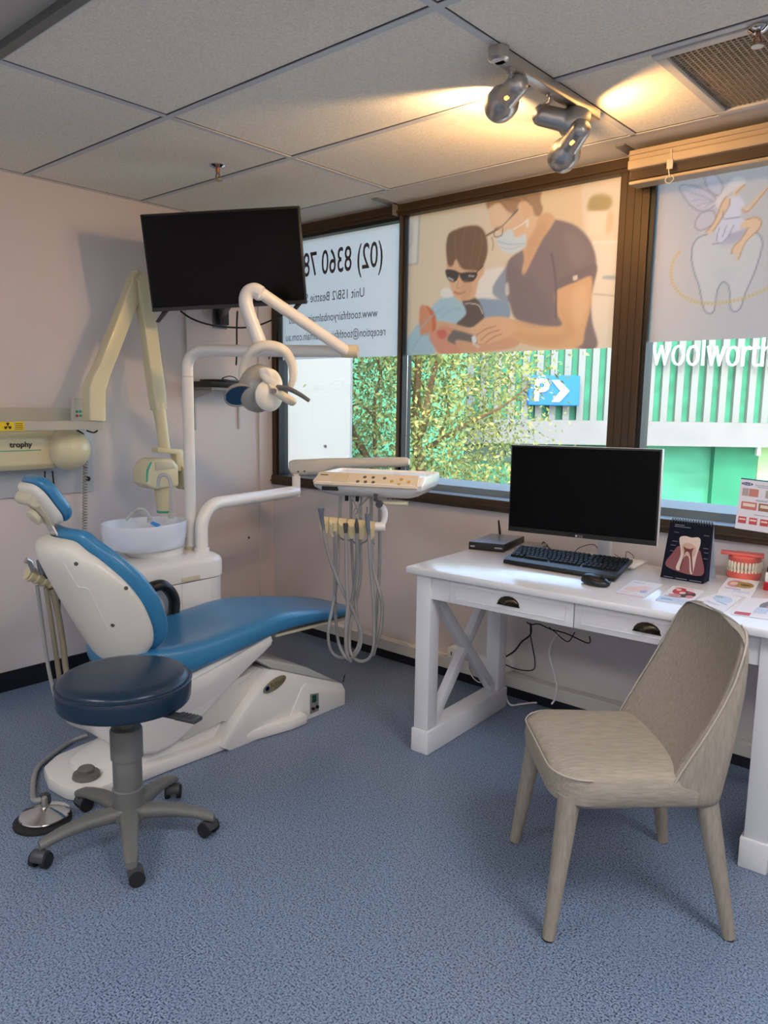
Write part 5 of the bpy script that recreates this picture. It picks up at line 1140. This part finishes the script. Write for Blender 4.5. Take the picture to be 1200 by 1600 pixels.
# bar of instrument rests
bar0, bar1 = Q(318, 478, -.02), Q(662, 512, -.02); bd_ = (bar1-bar0); bl = bd_.length; bd_.normalize(); bn = bd_.cross(up).normalized(); bn = bn if bn.dot(fh) < 0 else -bn
HB = M('holder_ivory', (206, 194, 156), .4)
hbm = MB()
for k in range(6):
    c = bar0+bd_*(bl*(k+.5)/6); w_ = bl/6*.94
    hbm.prism([c+bd_*(-w_/2)+up*.035+bn*-.02, c+bd_*(w_/2)+up*.035+bn*-.02, c+bd_*(w_/2)+up*.026+bn*.016, c+bd_*(w_/2)+up*-.035+bn*.016, c+bd_*(w_/2)-up*.04+bn*-.02, c+bd_*(-w_/2)-up*.04+bn*-.02, c+bd_*(-w_/2)-up*.035+bn*.016, c+bd_*(-w_/2)+up*.026+bn*.016][0:2]+[c+bd_*(w_/2)+up*.024+bn*.018, c+bd_*(w_/2*.35)+up*.004+bn*.02, c+bd_*(-w_/2*.35)+up*.004+bn*.02, c+bd_*(-w_/2)+up*.024+bn*.018], up*-.05, .003)
hbm.cyl(bar0, bar1, .016, n=14); hob = hbm.build('holder_bar', HB, IT, 40)
def tool(pts, rads, mat, name='handpiece'): return MB().tube([Q(x, y, -.06) for x, y in pts], rads, 12).build(name, mat, IT, 60)
TG = M('tool_blue_grey', (120, 130, 142), .3, metal=.5)
tool([(326, 372), (327, 388), (326, 400), (333, 450), (338, 480), (342, 512)], [.013, .014, .011, .010, .008, .006], TG)
tool([(614, 368), (615, 410), (615, 412), (618, 470), (622, 510), (626, 545)], [.0035, .0035, .010, .0105, .009, .006], TG)
tool([(480, 470), (480, 480), (481, 530)], [.010, .011, .008], DARKG, 'hose_connector')
tool([(549, 440), (549, 480), (552, 530)], [.004, .010, .008], DARKG, 'hose_connector')
tool([(412, 468), (412, 476), (412, 520)], [.010, .010, .007], HB, 'hose_connector')
def hose(L, d, r=.0075, mat=HOSE): MB().tube(catmull([Q(x, y, d+dd) for x, y, dd in L], 6), r, 8).build('hose', mat, IT, 60)
hose([(342, 512, -.06), (352, 570, -.06), (372, 660, -.05), (412, 780, -.04), (470, 910, -.03), (540, 1050, -.02), (577, 1150, -.01), (570, 1240, 0), (535, 1300, .01), (498, 1318, .02), (468, 1290, .04), (440, 1230, .05), (426, 1150, .05), (415, 1000, .05), (412, 800, .02), (412, 520, -.04)], 0, .0072)
hose([(481, 530, -.06), (484, 660, -.05), (487, 820, -.05), (492, 1000, -.05), (482, 1140, -.05), (484, 1260, -.04), (502, 1318, -.02), (512, 1330, 0), (500, 1300, .06), (500, 1180, .08), (500, 1060, .08), (528, 900, .06), (550, 720, .0), (553, 530, -.06)], 0, .0078)
hose([(626, 545, -.06), (630, 640, -.06), (638, 760, -.05), (655, 960, -.04), (658, 1100, -.03), (655, 1240, -.02), (630, 1310, 0), (580, 1334, .02), (530, 1310, .04), (505, 1240, .06), (512, 1100, .08), (545, 960, .09), (572, 800, .1), (574, 600, .1), (572, 300, .1)], 0, .0075)
hose([(640, 300, .1), (640, 420, .1), (642, 600, .09), (660, 780, .06), (702, 940, .02), (708, 1060, .0), (690, 1170, 0), (662, 1260, .02), (655, 1290, .03), (660, 1200, .05), (674, 1000, .08), (690, 800, .1), (694, 600, .1), (692, 372, .1)], 0, .0075)
hose([(448, 300, .1), (444, 420, .1), (436, 620, .08), (428, 800, .06), (404, 960, .03), (376, 1110, .0), (372, 1190, 0), (388, 1265, .02), (430, 1305, .03), (480, 1305, .05), (540, 1270, .06), (568, 1180, .07), (545, 1000, .08), (525, 760, .1), (515, 500, .1), (514, 300, .1)], 0, .0068)
for L in ([(575, 300, .08), (560, 350, .06), (530, 400, .06), (545, 430, .04), (575, 460, .02)], [(630, 300, .1), (585, 350, .08), (540, 420, .06)], [(520, 300, .08), (560, 400, .06), (580, 440, .04)], [(440, 530, 0), (460, 570, .02), (520, 580, .02), (560, 600, .0), (610, 580, .0), (630, 540, 0)], [(505, 545, 0), (530, 590, .02), (580, 600, .02)], [(640, 560, 0), (660, 600, .02), (650, 560, .02)]):
    MB().tube(catmull([Q(*p) for p in L], 5), .0035, 6).build('thin_hose', HOSE, IT, 60)

# ------------------------------------------------------------------ assistant's instrument holder behind the chair
AH = thing('instrument_holder', 'cream holder with three handpieces and hoses at the head of the dental chair', 'instrument holder', ox(68, 905, .75))
a0, a1 = ox(42, 895, .75), ox(94, 914, .75); ab_ = (a1-a0); al = ab_.length; ab_.normalize()
m = MB().tube([a0, a1], .026, 16)
for k in range(5): m.lathe([(.026, -.004), (.031, -.002), (.031, .008), (.026, .010)], a0+ab_*al*(.08+.2*k), ab_, 18)
m.tube([a1-ab_*.02, a1+Vector((-.05, .18, -.02)), Vector((.55, 1.70, .62))], .022, 12)
m.build('holder_bar', HB, AH, 50)
def at2(x, y, X=.78): return ox(x, y, X)
MB().tube([at2(52, 893), at2(47, 878), at2(40, 875)], [.009, .011, .012], 12).build('suction_tip', STEEL, AH, 60)
MB().tube([at2(66, 897), at2(62, 884), at2(58, 875)], [.010, .010, .004], 12).build('handpiece', TG, AH, 60)
MB().tube([at2(76, 902), at2(70, 890), at2(63, 882)], [.013, .014, .010], 12).build('handpiece', M('tool_dark', (78, 82, 90), .35, metal=.4), AH, 60)
HG = M('hose_beige', (150, 140, 116), .5)
def ah(L, r, mat): MB().tube(catmull([ox(x, y, X) for x, y, X in L], 6), r, 8).build('hose', mat, AH, 60)
ah([(58, 915, .76), (64, 960, .76), (72, 1020, .78), (79, 1060, .80), (90, 1100, .82), (108, 1128, .84), (136, 1139, .90)], .008, HOSE)
ah([(72, 918, .76), (80, 970, .76), (88, 1025, .76), (96, 1075, .78), (112, 1112, .82), (138, 1132, .90)], .0105, HG)
ah([(82, 920, .76), (92, 965, .76), (99, 1010, .76), (104, 1050, .78), (118, 1095, .82), (142, 1124, .90)], .013, HG)
ah([(92, 916, .74), (93, 940, .72), (93.5, 962, .7)], .004, DARKG)

# ------------------------------------------------------------------ x-ray machine on the left wall
XR = thing('xray_machine', 'cream wall-mounted dental x-ray machine with a long folding arm', 'x-ray machine', (0.006, 1.7, 1.2))
def xb(mb, name, mat, parent=XR, **k): return mb.build(name, mat, parent, **k)
yl = 1.15
q0_, q1_ = ox(143, 660, .012), ox(143, 768, .012)
xb(MB().b2((0.002, yl, q1_.z), (.014, q0_.y, 1.36), .004), 'wall_plate', M('plate_blue_grey', (176, 182, 190), .4))
for px in ((135, 698), (137, 748)): c = ox(px[0], px[1], .016); xb(MB().cyl((.012, c.y, c.z), (.024, c.y, c.z), .012, n=14), 'plate_bolt', BLACK)
t0, t1 = ox(100, 672, .13), ox(100, 733, .13)
sec_ = [(.016, t1.z), (.11, t1.z+.004), (.135, t1.z+.03), (.14, t1.z+.10), (.135, t0.z-.03), (.11, t0.z-.004), (.016, t0.z)]
yb1 = ox(88, 700, .13).y
xbod = xb(MB().prism([(x, yl, z) for x, z in sec_], (0, yb1-yl, 0), .006), 'generator_body', CREAM)
ls = ox(33, 695, .143); xb(MB().text('trophy', .034, (.1425, ls.y, ls.z), (0, 1, 0), (0, 0, 1), bold=.001, sx=1.1), 'lettering', M('ink_black', (50, 48, 44), .5), xbod, smooth=0)
l0 = ox(64, 699, .142); xb(MB().b2((.138, yl, l0.z-.014), (.1415, l0.y, l0.z-.010)), 'stripe', TEAL, xbod, smooth=0)
sc2 = ox(103, 702, .12); xb(MB().lathe([(.102, -.09), (.102, -.02), (.099, .0), (.090, .028), (.07, .055), (.045, .07), (.02, .077), (0, .078)], (.145, sc2.y, sc2.z), (1, -.45, .0), 40), 'end_dome', CREAM, xbod, smooth=60)
# carriage arm: two bars
b0, b1 = ox(157, 657, .27), ox(157, 671, .27)
xb(MB().b2((.235, yl, b1.z), (.285, b0.y, b0.z), .002), 'swing_bar', M('bar_grey', (176, 174, 162), .4), smooth=0)
c0, c1 = ox(110, 638, .07), ox(110, 655, .07)
xb(MB().b2((.012, yl, c1.z-.01), (.07, c0.y, c0.z), .002), 'wall_bar', M('bar_grey'), smooth=0)
yst = [ox(x, 664, .286).y for x in (-14, 22, 24, 38)]
for a, b in ((0, 1), (2, 3)): xb(MB().b2((.285, yst[a], b1.z+.002), (.2862, yst[b], b0.z-.002)), 'warning_sticker', M('sticker_yellow', (226, 196, 20), .4), smooth=0)
tc_ = Vector((.2866, ox(12, 664, .286).y, (b0.z+b1.z)/2)); m = MB()
for k in range(3):
    a = R(90+120*k); P_ = [tc_+Vector((0, r_*math.cos(a+s_), r_*math.sin(a+s_))) for r_, s_ in ((.004, -.5), (.016, -.5), (.0165, 0), (.016, .5), (.004, .5))]; m.prism(P_, (.0005, 0, 0))
m.lathe([(.0025, 0), (.0025, .0005)], tc_, (1, 0, 0), 10)
yy_ = ox(30, 664, .286).y
for dz_ in (-.012, -.004, .004, .012): m.b2((.2863, yy_-.016, tc_.z+dz_-.0014), (.2867, yy_+.016, tc_.z+dz_+.0014))
m.build('warning_symbol', BLACK, XR, 0)
cc = ox(124, 643, .09); ctl = xb(MB().box((.085, cc.y, cc.z), (.03, .075, .13), .006, Matrix.Rotation(R(-6), 4, 'X')), 'hand_control', M('control_white', (206, 206, 200), .35))
for dy_, dz_, mm in ((-.018, .0, TEAL), (.0, .0, TEAL), (.018, .0, TEAL), (-.018, -.02, M('red_button', (190, 80, 70), .4)), (.0, -.02, TEAL), (.018, -.02, DARKG)): xb(MB().box((.101, cc.y+dy_, cc.z+dz_), (.004, .012, .012), .001), 'control_button', mm, ctl)
def beam(L, mb=None):       # boxy arm: list of (point, half width across, half depth)
    P = [Vector(p) for p, _, _ in L]; rings = []
    for i, (p, hw, hd) in enumerate(L):
        t = (P[min(i+1, len(P)-1)]-P[max(i-1, 0)]).normalized(); a = Vector((1, 0, 0)); a = (a-t*a.dot(t)).normalized(); b = t.cross(a)
        rings.append([P[i]+b*u*hw+a*v*hd for u, v in rrect(2, 2, .25, 3)])
    return (mb or MB()).loft(rings)
XA = .262
xb(beam([(ox(147, 657, XA), .042, .040), (ox(147, 607, XA), .042, .040), (ox(151, 596, XA), .042, .040), (ox(158, 580, XA), .036, .038), (ox(213, 440, XA), .036, .036), (ox(218, 428, XA), .030, .034)]), 'lower_arm', CREAM, smooth=30)
xb(MB().lathe([(.036, -.036), (.04, -.03), (.04, .03), (.036, .036), (0, .037)], ox(213, 440, XA), (1, 0, 0), 22), 'elbow_joint', CREAM)
XB_ = .285
xb(beam([(ox(216, 432, XB_), .034, .030), (ox(222, 440, XB_), .036, .032), (ox(245, 615, XB_+.03), .036, .032), (ox(248, 640, XB_+.03), .032, .030)]), 'upper_arm', CREAM, smooth=30)
XH = .315
xb(MB().tube([ox(247, 630, XH), ox(252, 660, XH), ox(257, 702, XH)], [.034, .030, .030], 18), 'wrist_post', CREAM, smooth=60)
g0 = ox(256, 701, XH); xb(MB().prism([ox(246, 699, XH+.03), ox(285, 702, XH+.03), ox(288, 708, XH+.03), ox(288, 738, XH+.03), ox(277, 736, XH+.03), ox(276, 710, XH+.03), ox(246, 707, XH+.03)], (-.06, 0, 0), .006), 'head_fork', CREAM)
hdb = xb(MB().prism([ox(228, 735, XH+.06), ox(235, 722, XH+.06), ox(242, 717, XH+.06), ox(271, 717, XH+.06), ox(280, 728, XH+.06), ox(281, 760, XH+.06), ox(243, 766, XH+.06), ox(228, 757, XH+.06)], (-.13, 0, 0), .018, 3), 'tube_head', CREAM)
xb(MB().lathe([(.066, -.02), (.068, .01), (.062, .035), (.045, .045), (0, .046)], ox(284, 744, XH), (0, 1, .02), 28), 'head_end_cap', CREAM, hdb, smooth=50)
xb(MB().lathe([(.0685, 0), (.0695, .004), (.0695, .022), (.0685, .026)], ox(282, 744, XH), (0, 1, .02), 28), 'teal_band', TEAL, hdb)
xb(MB().prism([ox(229, 753, XH+.062), ox(229.5, 735, XH+.062), ox(236, 722, XH+.062), ox(238, 722, XH+.062), ox(232, 736, XH+.062), ox(231, 753, XH+.062)], (-.005, 0, 0)), 'teal_line', TEAL, hdb, smooth=0)
xb(MB().prism([ox(243, 722, XH+.064), ox(269, 722, XH+.064), ox(275, 732, XH+.064), ox(243, 735, XH+.064)], (-.008, 0, 0), .002), 'head_recess', M('head_recess', (196, 190, 166), .4), hdb)
k0, k1 = ox(256, 758, XH), ox(257, 797, XH)
xb(MB().tube([k0, k0.lerp(k1, .5), k1], [.050, .046, .038], 22), 'cone', CREAM, hdb, smooth=60); xb(MB().tube([k1, k1+Vector((0, 0, -.012))], .0385, 22), 'cone_ring', TEAL, hdb)
ch0, ch1 = ox(134, 690, .08), ox(132, 838, .08); N_ = 34
co = [ch0.lerp(ch1, t/(N_*10))+Vector((.011*math.cos(2*math.pi*t/10), .011*math.sin(2*math.pi*t/10), 0)) for t in range(N_*10+1)]
xb(MB().tube(co, .0028, 5), 'coiled_cord', HOSE, smooth=60)
m = MB()
for x0_, x1_ in ((70, 71), (82, 86)): m.tube([ox(x0_, 736, .03), ox(x1_, 775, .03)], .004, 6)
m.build('hanging_cable', RUBBER, XR, 60)
MB().tube(catmull([ox(120, 672, .2), ox(130, 678, .15), ox(128, 683, .1), ox(134, 690, .08)], 5), .004, 6).tube(catmull([ox(136, 673, .24), ox(146, 676, .2), ox(152, 673, .24)], 4), .004, 6).build('short_cable', RUBBER, XR, 60)

# ------------------------------------------------------------------ television on its wall bracket
tvc = np.array([.757, 2.249, 2.068]); s_ = 1.0; tvc = CAM+(tvc-CAM)*s_
TVM = Matrix.Translation(Vector(tvc)) @ Matrix.Rotation(.719, 4, 'Z') @ Matrix.Rotation(.126, 4, 'X') @ Matrix.Rotation(-.066, 4, 'Y')
TV = thing('television', 'large black flat television on a wall bracket near the ceiling', 'television', Vector(tvc))
w_, h_ = .73, .431
MB().box((0, .02, 0), (w_, .03, h_), .004).box((0, .045, -.05), (w_*.7, .04, h_*.6), .015).xf(TVM).build('body', BLACK, TV)
MB().box((0, .003, .004), (w_-.018, .002, h_-.03)).xf(TVM).build('screen', M('tv_screen', (4, 3, 3), .16, spec=.14), TV, 0)
MB().b2((-w_/2+.002, .0, -h_/2+.001), (w_/2-.002, .006, -h_/2+.016)).xf(TVM).build('lower_bezel', M('tv_bezel', (24, 24, 25), .3), TV, 0)
for sx in (-.31, .32):
    MB().prism([(sx-.01, .01, -h_/2), (sx+.02, .01, -h_/2), (sx-.03, -.0, -h_/2-.05), (sx-.045, .0, -h_/2-.045)], (0, .02, 0), .002).xf(TVM).build('foot', BLACK, TV)
bkt = ox(343, 500, .016); BK = thing('wall_bracket', 'black and grey wall bracket arm holding the television', 'bracket', bkt)
MB().b2((.014, bkt.y-.05, bkt.z-.05), (.022, bkt.y+.05, bkt.z+.16), .002).build('wall_plate', M('bracket_steel', (120, 128, 136), .35, metal=.6), BK, 0)
MB().b2((.022, bkt.y-.03, bkt.z-.03), (.06, bkt.y+.035, bkt.z+.16), .003).build('pivot_block', BLACK, BK)
tvb = TVM @ Vector((0.02, .07, -.12))
MB().prism([Vector((.05, bkt.y-.03, bkt.z+.0)), Vector((.05, bkt.y-.03, bkt.z+.07)), tvb+Vector((0, 0, .04)), tvb+Vector((0, 0, -.03))], (.0, .035, 0), .003).box(tvb, (.06, .06, .12), .005).build('arm', BLACK, BK)
def cable(pts, r, label, mat=RUBBER, name='cable'):
    return tag(MB().tube(catmull(pts, 6), r, 7).build(name, mat, None, 60), label, 'cable')
Dv = 3.78
cable([od(282, 486, Dv), od(298, 497, Dv), od(322, 506, Dv), od(352, 511, Dv), od(392, 511, Dv), od(425, 500, Dv), od(455, 484, Dv), od(478, 466, Dv-.05)], .0045, 'black cable sagging below the television screen')
cable([od(371, 486, Dv+.1), od(370, 510, Dv+.1), od(370, 548, Dv+.1), od(369, 570, Dv+.15)], .0045, 'short black cable hanging straight down from the television bracket')
cable([oy(431, 480, 3.13), oy(433, 500, 3.13), oy(431, 522, 3.13), oy(428, 535, 3.13), oy(420, 560, 3.13), oy(414, 585, 3.13)], .0045, 'black cable hanging beside the left window frame')

# shelf with set-top box
sA, sB = ox(313, 608, .014), ox(374, 601, .014)
SH = thing('wall_shelf', 'narrow grey wall shelf on brackets behind the upright pole', 'shelf', (.014, (sA.y+sB.y)/2, sA.z))
zsh = (ox(313, 607, .2).z+ox(374, 602, .2).z)/2-.004; yA, yB = 2.56, 2.96
MB().b2((.014, yA, zsh-.016), (.215, yB, zsh), .002).build('board', M('shelf_grey', (120, 122, 124), .5), SH, 0)
for yv in (yA+.03, yB-.06):
    MB().b2((.014, yv-.006, zsh-.24), (.022, yv+.006, zsh-.016)).prism([(.022, yv-.004, zsh-.016), (.19, yv-.004, zsh-.016), (.19, yv-.004, zsh-.026), (.022, yv-.004, zsh-.06)], (0, .008, 0)).build('bracket', LGREY, SH, 0)
bx_ = thing('set_top_box', 'flat black box lying on the wall shelf', 'media box', (.12, 2.72, zsh))
MB().b2((.03, 2.565, zsh), (.205, 2.90, zsh+.034), .003).build('body', BLACK, bx_); MB().b2((.05, 2.60, zsh+.034), (.19, 2.78, zsh+.046), .003).build('top_unit', M('box_black', (22, 22, 24), .3), bx_)
cable([Vector((.12, 2.75, zsh+.045)), ox(347, 592, .12), ox(356, 588, .12), ox(367, 590, .12), ox(374, 598, .1)], .003, 'thin black cable arching out of the flat box on the wall shelf')

# ------------------------------------------------------------------ sockets and leads under the desk
YS = 3.104
def outlet(px, py, label, w=.085, h=.06):
    c = oy(px, py, YS); t = thing('power_outlet', label, 'power outlet', (c.x, YW, c.z))
    return c, t
c, t = outlet(712, 1024, 'white double power outlet above the trunking, seen through the desk side', )
MB().b2((c.x-.05, 3.10, .117), (c.x+.05, YW, .175), .004).build('housing', WHITE, t)
m = MB()
for dx in (-.025, .02): m.b2((c.x+dx-.003, 3.0985, .135), (c.x+dx+.003, 3.1005, .155))
m.build('sockets', DARKG, t, 0)
c2, t = outlet(783, 1046, 'round white wall outlet with a black plug under the desk')
MB().lathe([(.04, 0), (.04, .03), (.034, .038), (0, .038)], (c2.x+.01, YW, .155), (0, -1, 0), 24).build('housing', WHITE, t)
MB().b2((c2.x-.02, 3.085, .14), (c2.x+.006, 3.123, .17), .005).build('plug', BLACK, t)
c3, t = outlet(756, 1035, 'small white wall socket behind the back leg of the desk')
MB().b2((c3.x-.07, 3.125, .117), (c3.x+.02, YW, .16), .004).build('housing', WHITE, t)
def yd(x, y, Y): return oy(x, y, Y)
cable([yd(781, 962, 3.05), yd(776, 990, 3.06), yd(774, 1020, 3.07), yd(786, 1036, 3.07), yd(810, 1046, 3.07), yd(832, 1047, 3.07), yd(836, 1035, 3.07), yd(832, 1010, 3.06), yd(829, 992, 3.05), yd(829, 974, 3.05)], .0028, 'thin black cable hanging in a loop under the desk')
cable([yd(829, 974, 3.04), yd(829, 991, 3.05), yd(815, 1003, 3.06), yd(803, 1018, 3.07), yd(785, 1029, 3.08), yd(776, 1036, 3.09)], .0042, 'thicker black cable running from under the desk to the black plug')
cable([yd(823, 972, 3.0), yd(830, 976, 3.0), yd(842, 975, 3.0), yd(860, 983, 3.0), yd(885, 990, 3.0), yd(919, 1005, 3.0), yd(921, 994, 3.0)], .003, 'black cable slung along the underside of the desk')
cable([yd(858, 980, 3.02), yd(868, 988, 3.02), yd(880, 999, 3.02), yd(889, 1002, 3.02), yd(898, 988, 3.02)], .0024, 'thin dark cable dipping in a small curve below the desk')
cable([yd(876, 984, 3.02), yd(862, 1005, 3.03), yd(858, 1022, 3.03), yd(864, 1045, 3.04), yd(870, 1070, 3.05), yd(868, 1090, 3.05), yd(862, 1100, 3.05)], .0045, 'white cable hanging from the desk in front of the wall', WHITE)
cable([yd(787, 1060, 3.09), oz(790, 1085, .03), oz(797, 1101, .006), oz(815, 1100, .006), oz(838, 1098, .006), oz(865, 1102, .006)], .0045, 'white cable lying on the floor under the desk', WHITE)
cable([Vector((.72, 3.12, .122)), yd(560, 990, 3.12), yd(590, 998, 3.115), yd(615, 1007, 3.115), yd(632, 1004, 3.12), yd(655, 1016, 3.12), Vector((1.45, 3.12, .125))], .0045, 'white cable lying along the top of the trunking', WHITE)
cable([yd(735, 1032, 3.095), yd(732, 1044, 3.09), yd(740, 1060, 3.088), yd(752, 1066, 3.088), yd(760, 1052, 3.09)], .003, 'thin white cable curled behind the desk brace', WHITE)
dh = ox(389, 840, .016); tag(MB().lathe([(.008, 0), (.008, .003), (0, .004)], (.014, dh.y, dh.z), (1, 0, 0), 12).build('wall_plug', DARKG), 'small dark screw plug in the wall behind the upright pole', 'screw plug')
bpy.context.view_layer.update()
